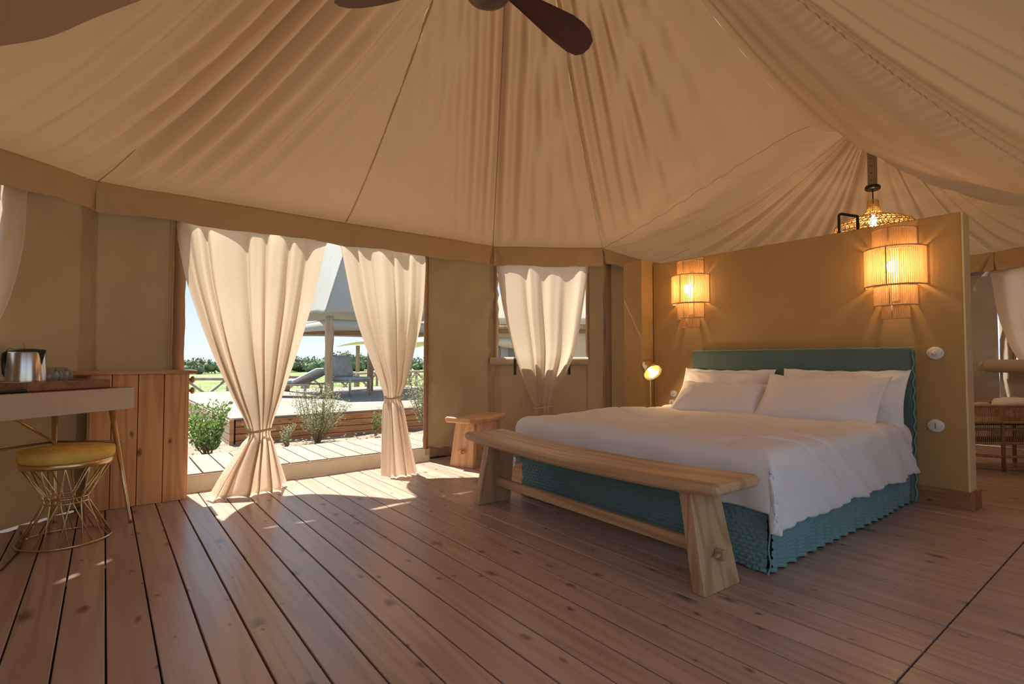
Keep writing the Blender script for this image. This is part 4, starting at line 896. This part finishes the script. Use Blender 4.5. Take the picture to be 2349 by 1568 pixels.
sh = empty('rattan_shelf', (6.72, 1.06, 0), math.radians(-39), 'brown rattan shelf unit with basket trays beyond the end of the partition', 'shelf')
def rt(pts, r, name, mat=None): q = MB(); q.tube(pts, r, 8); return q.build(name, mat or M['rattan'], sh, True)
SL, SD = .80, .42; h1, h2 = .60, .47
for (x, y) in ((-.24, -.21), (.24, -.21), (-.24, .21), (.24, .21), (-.62, .1), (.64, .1)):
    rt([(x, y, 0), (x, y, h1-.05 if abs(x) < .3 else .36)], .016, 'leg')
for z in (.02, .13):
    rt([(-.62, -.0, z), (-.24, -.21, z), (.24, -.21, z), (.64, -.0, z)], .012, 'rail')
def basket(x0, x1, y0, y1, zb, zt, nm):
    rt([(x0, y0, zb), (x1, y0, zb)], .012, 'rail'); rt([(x0, y0, zt), (x1, y0, zt)], .012, 'rail'); rt([(x0, y1, zt), (x1, y1, zt)], .012, 'rail'); rt([(x0, y0, zt), (x0, y1, zt)], .012, 'rail'); rt([(x1, y0, zt), (x1, y1, zt)], .012, 'rail'); rt([(x0, y0, zb), (x0, y1, zb)], .010, 'rail'); rt([(x1, y0, zb), (x1, y1, zb)], .010, 'rail')
    q = MB()
    for k in range(int((x1-x0)/.018)): 
        x = x0+.018*k+.006
        for y in (y0, y1): q.tube([(x, y, zb), (x, y, zt)], .003, 4, cap=False)
    for k in range(int((y1-y0)/.018)):
        y = y0+.018*k+.006
        for x in (x0, x1): q.tube([(x, y, zb), (x, y, zt)], .003, 4, cap=False)
    o = q.build('cane_bars', M['rattan'], sh); o['kind'] = 'stuff'
    q = MB(); q.box(((x0+x1)/2, (y0+y1)/2, zb), (x1-x0, y1-y0, .008)); q.build('tray_floor', M['rattan'], sh)
basket(-.66, .66, -.24, .24, .44, .585, 'a'); basket(-.60, .60, -.20, .20, .25, .375, 'b')
SM = Matrix.Translation((6.72, 1.06, 0)) @ Matrix.Rotation(math.radians(-39), 4, 'Z')
def towel(p, s, rz, label):
    q = MB(); nu, nv = 22, 14; r = []
    for i in range(nu):
        for j in range(nv):
            t = PI*i/(nu-1); a = 2*PI*j/nv
            x = -math.cos(t)*s[0]/2; k = math.sin(t)**.45
            r.append((x, k*s[1]/2*math.copysign(abs(math.cos(a))**.7, math.cos(a)), s[2]/2+k*s[2]/2*math.copysign(abs(math.sin(a))**.7, math.sin(a))+.004*math.sin(8*x/.1)))
    q.add(r, [(i*nv+j, i*nv+(j+1) % nv, (i+1)*nv+(j+1) % nv, (i+1)*nv+j) for i in range(nu-1) for j in range(nv)])
    o = q.build('towel', M['towel'], None, True); o.location = SM @ Vector(p); o.rotation_euler = (0, 0, math.radians(-39)+rz)
    return tag(o, label, 'towel', 'white towels on the rattan shelf')
towel((-.02, -.08, .53), (.34, .20, .10), .1, 'white rolled towel in the shelf basket, nearest the partition')
towel((.16, .10, .535), (.34, .20, .105), -.1, 'white rolled towel in the shelf basket, behind the other')
q = MB(); q.box((0, 0, 0), (.13, .05, .03), bev=.005); o = q.build('tissue_pack', M['towel']); o.location = SM @ Vector((-.36, -.14, .595)); o.rotation_euler = (0, 0, -.5); tag(o, 'small white packet on the rattan shelf rim by the partition', 'packet')
# ------------------------------------------------------------------ outdoors: ground, walkway, raised deck
gnd = MB(); n_ = 90
xs_ = np.linspace(-9, 20, n_); ys_ = np.concatenate([np.linspace(-8, 4.9, 20), np.linspace(5.0, 16, n_)])
X_, Y_ = np.meshgrid(xs_, ys_, indexing='ij')
Z_ = -.07+.030*snoise(X_, Y_, .8, 4)+.020*snoise(X_, Y_, 2.6, 6)+.10*np.exp(-((Y_-6.4)/.35)**2)*0
Z_ = np.where(Y_ > 14.2, Z_-.12*(Y_-14.2)/1.8, Z_)
o = grid('ground', np.stack([X_, Y_, np.where((Y_ < 4.9), -.12, Z_)], 2), M['soil']); tag(o, 'sandy earth between the walkway and the raised deck', 'ground', kind='structure')
X_, Y_ = np.meshgrid(np.linspace(-220, 260, 60), np.concatenate([np.linspace(15.2, 40, 60), np.linspace(42, 300, 30)]), indexing='ij')
Z_ = -.28-.010*np.clip(Y_-16, 0, 60)*.3+.09*snoise(X_, Y_, .12, 9)+.10*snoise(X_, Y_, .5, 8)*(Y_ < 60)
o = grid('meadow', np.stack([X_, Y_, Z_], 2), M['grass']); tag(o, 'green meadow running out to the horizon', 'field', kind='structure')
o = grid('far_ground', np.stack([X_, -Y_+12-14, Z_-.05], 2)[:, ::-1], M['grass']); tag(o, 'meadow on the camera side of the tent, out of view', 'field', kind='structure')
q = MB(); r_ = random.Random(5)
for k in range(5200):
    y = 15.0+r_.random()**2*14; x = r_.uniform(-.5, 16)*(y/16); h = r_.uniform(.10, .30); a = r_.uniform(0, PI); dx, dy = .015*math.cos(a), .015*math.sin(a); z = -.32-.003*(y-15)
    l = r_.uniform(-.1, .1); q.add([(x-dx, y-dy, z), (x+dx, y+dy, z), (x+l, y+l*.5, z+h)], [(0, 1, 2)])
o = q.build('grass', M['blade']); tag(o, 'long green grass beyond the raised deck and its rustic fence', 'grass', kind='stuff')

ter = empty('bounce_terrace', (1.5, -4.7, 0), 0, 'pale boarding added unseen behind the viewer to bounce sunlight into the tent', 'bounce_terrace', kind='structure')  # added out of view as a reflector of sunlight into the tent
for k in range(44):
    q = MB(); q.box((0, 0, 0), (11, .150, .03), bev=.003); q.build('plank', M['walk'], ter).location = (0, -3.3+.155*k, -.02)
walk = empty('walkway', (1.5, 5.2, 0), 0, 'pale boarded walkway just outside the doorway', 'walkway', kind='structure')
q = MB(); q.box((1.5, 0, .03), (8.4, .80, .10)); q.build('joist', M['dark'], walk)
for k in range(52):
    x = -3.2+.163*k
    q = MB(); q.box((0, 0, 0), (.152, .90, .026), bev=.003); o = q.build('plank', M['walk'], walk); o.location = (x-.0, .0, .104+random.uniform(-.002, .001))
walk.location = (.0, 5.22, 0)
q = MB(); q.box((1.5, -.455, .06), (8.4, .02, .09), bev=.002); q.build('edge_board', M['walk'], walk)

DXa, DXb, DYa, DYb, DZ = 1.27, 6.9, 7.40, 13.9, .265
deck = empty('raised_deck', (DXa, DYa, 0), 0, 'raised timber deck with brown board sides under the white canopy', 'deck', kind='structure')
LX, LY = DXb-DXa, DYb-DYa
q = MB(); q.box((LX/2, LY/2, .06), (LX-.06, LY-.06, .30)); q.build('deck_core', M['dark'], deck)
for k in range(46):
    q = MB(); q.box((0, 0, 0), (LX, .136, .024), bev=.002); q.build('plank', M['deck'], deck).location = (LX/2, .070+.1412*k, DZ-.012)
for k in range(4):
    q = MB(); q.box((0, 0, 0), (LX-.05, .022, .082), bev=.004); q.build('front_board', M['deckface'], deck).location = (LX/2+.03, .004, DZ-.07-.088*k)
    q = MB(); q.box((0, 0, 0), (.022, LY, .082), bev=.004); q.build('side_board', M['deckside'], deck).location = (.0, LY/2+.01, DZ-.07-.088*k)
q = MB(); q.box((0.01, -.008, .07), (.05, .03, .36), bev=.003); q.build('corner_post', M['deckface'], deck)

# white canopy pavilion on the deck: four log posts, beams, four canvas panels
pav = empty('pavilion', (4.88, 11.58, DZ), 0, 'white peaked canvas canopy on log posts standing on the raised deck', 'pavilion')
PR = 1.48; cz = 1.86-DZ
cs = [(-PR, -PR), (PR, -PR), (PR, PR), (-PR, PR)]
for i, (x, y) in enumerate(cs):
    q = MB(); q.tube([(x+.004*math.sin(z*6), y+.006*math.sin(z*4+1), z) for z in np.linspace(0, cz-.02, 12)], [.080+.006*math.sin(k*1.7) for k in range(12)], 14); q.build('post', M['log'], pav, True)
for i in range(4):
    (x0, y0), (x1, y1) = cs[i], cs[(i+1) % 4]
    q = MB(); q.box(((x0+x1)/2, (y0+y1)/2, cz-.16), (abs(x1-x0)+.10 if x0 != x1 else .08, abs(y1-y0)+.10 if y0 != y1 else .08, .17), bev=.01); q.build('beam', M['beam'], pav)
ap = np.array([0, 0, 4.6]); RO_ = PR+.14
co = [np.array([sx*RO_, sy*RO_, cz+.02]) for sx, sy in ((-1, -1), (1, -1), (1, 1), (-1, 1))]
for i in range(4):
    a, b = co[i], co[(i+1) % 4]; U, V = np.meshgrid(np.linspace(0, 1, 60), np.linspace(0.02, 1, 50), indexing='ij')
    B_ = a[None, None]*(1-U[..., None])+b[None, None]*U[..., None]; mid = np.sin(PI*U)
    inn = (1-.08*mid[..., None]*V[..., None]**3)
    P_ = ap[None, None]*(1-V[..., None])+B_*V[..., None]; P_[..., :2] *= inn
    P_[..., 2] += +.30*np.sin(PI*V)*1.0+.11*mid*V**6
    P_[..., 2] += .008*snoise(U*3, V*3, 2, i)
    thick(grid('canopy_panel', P_, M['whitecanvas'], pav), .004)
    P2_ = B_[:, :2].copy()*1.0; P2_[..., 0] *= .94; P2_[..., 1] *= .94; P2_[:, 0, 2] = cz-.10; P2_[:, 1, 2] = cz-.30+.03*np.sin(PI*U[:, 0])
    thick(grid('rolled_side', P2_, M['whitecanvas'], pav), .02)
# second pavilion farther off
pav2 = empty('pavilion', (8.7, 17.6, -.1), math.radians(12), 'low far pavilion with a tan canopy between the log posts and right door curtain', 'pavilion')
for (x, y) in ((-1.2, -1.2), (1.2, -1.2), (1.2, 1.2), (-1.2, 1.2)):
    q = MB(); q.tube([(x, y, 0), (x, y, 1.62)], .07, 12); q.build('post', M['log'], pav2, True)
for i in range(4):
    c2 = [np.array(p+(1.58,)) for p in ((-1.75, -1.75), (1.75, -1.75), (1.75, 1.75), (-1.75, 1.75))]; a, b = c2[i], c2[(i+1) % 4]
    U, V = np.meshgrid(np.linspace(0, 1, 30), np.linspace(0.02, 1, 20), indexing='ij'); B_ = a[None, None]*(1-U[..., None])+b[None, None]*U[..., None]
    P_ = np.array([0, 0, 3.1])[None, None]*(1-V[..., None])+B_*V[..., None]; P_[..., 2] += -.35*np.sin(PI*V)+.15*np.sin(PI*U)*V**5
    thick(grid('canopy_panel', P_, M['creamcanvas'], pav2), .01)
q = MB(); q.tube([(0, 0, 0), (.01, 0, .8), (0, .01, 1.70)], .075, 14); o = q.build('log_post', M['log'], None, True); o.location = (5.06, 12.1, DZ); tag(o, 'bare log post standing on the deck behind the grey chair', 'post')

# deck chair and chaise
ch = empty('deck_chair', (4.02, 10.62, DZ), math.radians(28), 'wooden deck chair with a grey back cushion beside the canopy post', 'chair')
for (x, y, zt) in ((-.30, -.26, .34), (.30, -.26, .34), (-.30, .28, .62), (.30, .28, .62)):
    q = MB(); q.tube([(x, y, 0), (x*1.02, y, zt)], .022, 8); q.build('leg', M['fencewood'], ch, True)
for s in (-1, 1):
    q = MB(); q.tube([(s*.30, -.28, .30), (s*.30, .30, .30)], .02, 8); q.build('side_rail', M['fencewood'], ch, True)
for z in (.30, .12):
    q = MB(); q.tube([(-.32, -.26, z), (.32, -.26, z)], .018, 8); q.build('cross_rail', M['fencewood'], ch, True)
q = MB(); q.box((0, 0, .345), (.62, .60, .08), bev=.03); soft(q.build('seat_cushion', M['greycushion'], ch, True), .02)
q = MB(); q.box((0, 0, 0), (.56, .13, .46), bev=.05); q.xf(Matrix.Translation((0, .22, .60)) @ Matrix.Rotation(-.18, 4, 'X')); q.build('back_cushion', M['greycushion'], ch, True)
cl = empty('chaise_longue', (2.85, 11.2, DZ), math.radians(-52), 'grey cushioned wooden chaise longue on the deck at the left of the canopy post', 'chaise')
for (x, y) in ((-.85, -.26), (.7, -.26), (-.85, .26), (.7, .26)):
    q = MB(); q.tube([(x, y, 0), (x, y, .26)], .025, 8); q.build('leg', M['fencewood'], cl, True)
for s in (-1, 1):
    q = MB(); q.tube([(-.95, s*.27, .25), (.8, s*.27, .25)], .022, 8); q.build('side_rail', M['fencewood'], cl, True)
q = MB(); q.box((-.22, 0, .31), (1.30, .56, .08), bev=.03); q.build('seat_cushion', M['greycushion'], cl, True)
q = MB(); q.box((0, 0, 0), (.66, .56, .08), bev=.03); q.xf(Matrix.Translation((.68, 0, .42)) @ Matrix.Rotation(-.42, 4, 'Y')); q.build('back_cushion', M['greycushion'], cl, True)

# rustic fences
def fence(name, a, b, z0, h, nb, label):
    root = empty(name, (a[0], a[1], z0), 0, label, 'fence', 'rustic split wood fences'); a = Vector((0, 0, 0)); b = Vector((b[0]-root.location.x, b[1]-root.location.y, 0)); r = random.Random(len(label))
    for k in range(nb+1):
        p = a.lerp(b, k/nb); q = MB(); q.tube([p, p+Vector((.01, 0, h))], .040, 8); q.build('post', M['fencewood'], root, True)
    q = MB(); q.tube([a.lerp(b, t)+Vector((0, 0, h+r.uniform(-.02, .02))) for t in np.linspace(0, 1, nb*2)], .038, 8); q.build('top_rail', M['fencewood'], root, True)
    for k in range(nb):
        p, q_ = a.lerp(b, k/nb), a.lerp(b, (k+1)/nb)
        for (z1, z2) in ((.05, h), (h, .05)):
            q = MB(); q.tube([p+Vector((0, 0, z1)), (p+q_)/2+Vector((.02, 0, (z1+z2)/2+r.uniform(-.03, .03))), q_+Vector((0, 0, z2))], .032, 7); q.build('brace', M['fencewood'], root, True)
    return root
fence('fence', (-1.2, 14.15), (4.2, 14.6), -.25, .80, 6, 'rustic crossed pole fence behind the deck at the left of the doorway view')
fence('fence', (4.35, 14.6), (10.5, 15.2), -.10, .72, 9, 'rustic crossed pole fence behind the chair and canopy post')

# shrubs
def leaf_quads(q, p, d, L, W, r):
    d = Vector(d).normalized(); s = d.cross(Vector((r.uniform(-1, 1), r.uniform(-1, 1), r.uniform(-1, 1))))
    if s.length < 1e-4: return
    s = s.normalized()*W; m = p+d*L*.5+d.cross(s).normalized()*L*.08
    q.add([p, m+s, p+d*L, m-s], [(0, 1, 2), (0, 2, 3)])
def shrub(name, loc, H, R, nstem, per, L, W, leaf, label, seed, up=.6, group='young shrubs outside the doorway', cone=1.0):
    root = empty(name, loc, 0, label, 'shrub', group); r = random.Random(seed); st = MB(); lf = MB()
    for k in range(nstem):
        a = r.uniform(0, 2*PI); h = H*r.uniform(.55, 1.0); rr = R*r.uniform(.15, 1)*cone
        pts = [Vector((0, 0, 0))+Vector((.04*math.cos(a), .04*math.sin(a), 0))*r.random()]
        for i in range(1, 8):
            t = i/7; pts.append(Vector((rr*math.cos(a)*t**.8+r.uniform(-.02, .02), rr*math.sin(a)*t**.8+r.uniform(-.02, .02), h*t)))
        st.tube(pts, [.007*(1-.8*i/7) for i in range(8)], 5)
        for j in range(per):
            t = .22+.78*r.random(); i = min(6, int(t*7)); p = pts[i].lerp(pts[i+1], t*7-i)
            b = r.uniform(0, 2*PI); d = Vector((math.cos(b), math.sin(b), up+r.uniform(-.3, .5)))
            p = p+Vector((math.cos(b), math.sin(b), .2))*r.uniform(0, R*.14)
            leaf_quads(lf, p, d, L*r.uniform(.6, 1.2), W*r.uniform(.7, 1.2), r)
    st.build('stems', M['twig'], root); o = lf.build('foliage', leaf, root); o['kind'] = 'stuff'; return root
shrub('shrub', (.90, 6.45, -.06), .62, .30, 22, 60, .050, .013, M['leafA'], 'dense glossy green shrub outside the doorway beside the wooden cupboard', 1, up=.8)
shrub('shrub', (2.20, 6.95, -.06), .76, .44, 34, 66, .030, .0075, M['leafB'], 'round silvery shrub in the middle of the doorway in front of the deck', 2)
shrub('shrub', (1.76, 6.75, -.06), .30, .16, 9, 26, .035, .008, M['leafB'], 'small silvery seedling shrub left of the round silvery shrub', 3)
shrub('shrub', (3.02, 7.0, -.06), .42, .10, 5, 30, .04, .010, M['leafA'], 'thin upright green seedling before the deck beside the right door curtain', 4, up=1.0)
shrub('shrub', (1.42, 7.02, -.06), .32, .10, 5, 24, .035, .009, M['leafA'], 'small green seedling at the deck corner behind the left door curtain', 5)
shrub('shrub', (3.62, 6.60, -.06), 1.05, .42, 34, 75, .040, .010, M['leafB'], 'tall leafy bush seen right of the right door curtain', 6)
shrub('shrub', (6.15, 7.1, -.06), 1.10, .40, 26, 70, .05, .013, M['leafA'], 'bright green bush seen through the window beside the bed', 7)
q = MB(); q.box((0, 0, .04), (.24, .12, .10), bev=.005); o = q.build('terracotta_block', M['brick']); o.location = (.52, 5.93, -.03); tag(o, 'orange terracotta block beside the walkway, under the green shrub', 'brick')
q = MB(); r_ = random.Random(8)
for k in range(260):
    x, y = r_.uniform(.4, 3.6), r_.uniform(5.75, 7.3); s = r_.uniform(.008, .028); z = -.07
    v = [(x+s*r_.uniform(.7, 1.2)*a, y+s*r_.uniform(.7, 1.2)*b, z+.03+s*.6*c) for a, b, c in ((1,0,0),(-1,0,0),(0,1,0),(0,-1,0),(0,0,1),(0,0,-1))]
    q.add(v, [(0,2,4),(2,1,4),(1,3,4),(3,0,4),(2,0,5),(1,2,5),(3,1,5),(0,3,5)])
o = q.build('pebbles', M['soil']); tag(o, 'loose clods and pebbles on the sandy earth by the walkway', 'pebbles', kind='stuff')

# trees on the horizon
r_ = random.Random(3)
def far_tree(x, y, w, h, label, z=-.9):
    root = empty('tree', (x, y, z), 0, label, 'tree', 'trees along the horizon'); q = MB()
    for k in range(26):
        a = r_.uniform(0, 2*PI); d = r_.random()**.5; cx, cy, cz_ = w*d*math.cos(a), w*.5*d*math.sin(a), h*(.30+.55*(1-d*d)*r_.uniform(.5, 1.0)); rr = h*r_.uniform(.15, .30)
        me = []; n1, n2 = 7, 5
        for i in range(n2+1):
            for j in range(n1):
                th = PI*i/n2; f = 2*PI*j/n1; R_ = rr*r_.uniform(.8, 1.2); me.append((cx+1.4*R_*math.sin(th)*math.cos(f), cy+R_*math.sin(th)*math.sin(f), cz_+R_*math.cos(th)))
        q.add(me, [(i*n1+j, i*n1+(j+1) % n1, (i+1)*n1+(j+1) % n1, (i+1)*n1+j) for i in range(n2) for j in range(n1)])
    pts_ = list(q.v)
    for k in range(900):
        p_ = Vector(r_.choice(pts_))+Vector((r_.uniform(-.25, .25), r_.uniform(-.25, .25), r_.uniform(-.12, .2))); leaf_quads(q, p_, (r_.uniform(-1, 1), r_.uniform(-1, 1), r_.uniform(-.2, 1)), r_.uniform(.15, .38), .09, r_)
    o = q.build('foliage', M['leafC'], root, True); o['kind'] = 'stuff'
    q = MB(); q.tube([(0, 0, 0), (0, 0, h*.5)], .12, 6); q.build('trunk', M['twig'], root); return root
names = [('flat dark tree on the horizon in the gap beside the canopy post', 18.5, 66, 5, 2.6), ('flat scrub tree on the horizon low behind the grey chair', 23.5, 66, 5, 2.8), ('low dark tree on the horizon at the far left of the doorway', 0, 59, 3.6, 2.7), ('rounded dark tree on the horizon, left of the left door curtain', 2.2, 62, 2.2, 3.6), ('low dark scrub tree on the horizon behind the left door curtain', 6.4, 62, 3.8, 2.6),
    ('broad low tree on the horizon left of the canopy post', 16.5, 62, 4.0, 3.0), ('bushy tree on the horizon just behind the canopy post', 21, 60, 3.0, 3.6), ('wide bushy tree on the horizon right of the canopy post', 26, 62, 4.2, 3.2), ('bushy tree on the horizon above the grey chair', 30, 62, 3.6, 3.3), ('low tree on the horizon behind the right door curtain', 36, 60, 4.5, 3.0), ('low tree on the horizon right of the right door curtain', 44, 58, 5, 3.0), ('low scrub on the horizon between the left curtain and the post', 12.0, 64, 3.6, 2.4)]
for (lb, x, y, w, h) in names: far_tree(x, y, w, h*.62, lb, -.55)

# neighbouring tent seen through the window
nt = empty('neighbour_tent', (7.65, 8.3, -.10), math.radians(-36), 'cream safari tent standing outside the window by the bed', 'tent')
def nloc(P_, name, mat, t=.006): return thick(grid(name, P_, mat, nt), t)
TW, TD = 2.8, 2.6
def flat(a, b, c, d, nu=20, nv=10, amp=.01, seed=0):
    U, V = np.meshgrid(np.linspace(0, 1, nu), np.linspace(0, 1, nv), indexing='ij'); A_, B_, C_, D2 = [np.array(p, float)[None, None] for p in (a, b, c, d)]
    P_ = (A_*(1-U[..., None])+B_*U[..., None])*(1-V[..., None])+(D2*(1-U[..., None])+C_*U[..., None])*V[..., None]
    P_[..., 1] += amp*snoise(U*3, V*2, 1.5, seed); return P_
ez = 1.86
nloc(flat((-TW/2, 0, 0), (TW/2, 0, 0), (TW/2, 0, ez), (-TW/2, 0, ez), 40, 20, .02, 1), 'tent_wall', M['creamcanvas'])
nloc(flat((-TW/2, 0, 0), (-TW/2, TD, 0), (-TW/2, TD, ez), (-TW/2, 0, ez)), 'tent_wall', M['creamcanvas']); nloc(flat((TW/2, 0, 0), (TW/2, TD, 0), (TW/2, TD, ez), (TW/2, 0, ez)), 'tent_wall', M['creamcanvas'])
q = MB(); q.box((-.85, -.03, .95), (.85, .02, 1.05), bev=.004); q.build('screen_window', M['screen'], nt)
q = MB(); q.box((-1.12, -.050, .95), (.16, .012, 1.05), bev=.004); q.build('inner_curtain', M['mug'], nt)
q = MB(); q.tube([(-1.38, -.10, 1.52), (-1.15, -.13, 1.46), (-.85, -.14, 1.43), (-.45, -.10, 1.50)], [.05, .10, .11, .05], 12); q.build('rolled_flap', M['creamcanvas'], nt, True)
q = MB(); q.tube([(-TW/2-.3, -.32, 1.78), (TW/2+.3, -.32, 1.78)], .045, 8); q.build('eave_pole', M['log'], nt, True)
q = MB(); q.tube([(-TW/2-.1, -.15, 1.72), (TW/2+.1, -.15, 1.72)], .06, 8); q.build('eave_beam', M['beam'], nt, True)
for i, (a, b) in enumerate([((-TW/2-.35, -.38), (TW/2+.35, -.38)), ((TW/2+.35, -.38), (TW/2+.35, TD+.3)), ((TW/2+.35, TD+.3), (-TW/2-.35, TD+.3)), ((-TW/2-.35, TD+.3), (-TW/2-.35, -.38))]):
    c = (0, TD/2, 3.9); nloc(flat((*a, ez+.02), (*b, ez+.02), c, c, 30, 20, .01, i), 'roof_panel', M['creamcanvas'])
# reed screens outside the side windows
def reed(loc, rz, L, H, label):
    root = empty('reed_screen', loc, rz, label, 'screen', 'reed screens'); q = MB(); r = random.Random(int(L*100))
    for k in range(int(L/.03)): x = -L/2+.03*k; q.tube([(x, r.uniform(-.008, .008), 0), (x+r.uniform(-.01, .01), r.uniform(-.008, .008), H+r.uniform(-.05, .05))], .014, 5, cap=False)
    o = q.build('reeds', M['reed'], root); o['kind'] = 'stuff'
    for z in (.4, 1.2): 
        q = MB(); q.tube([(-L/2, -.02, z), (L/2, -.02, z)], .012, 6); q.build('binding_rail', M['hem'], root)
reed((-1.6, 5.6, -.1), math.radians(40), 2.6, 2.2, 'brown reed screen outside the window behind the kettle')
reed((9.2, .3, -.1), math.radians(55), 2.6, 2.2, 'brown reed screen outside the window beyond the rattan shelf')
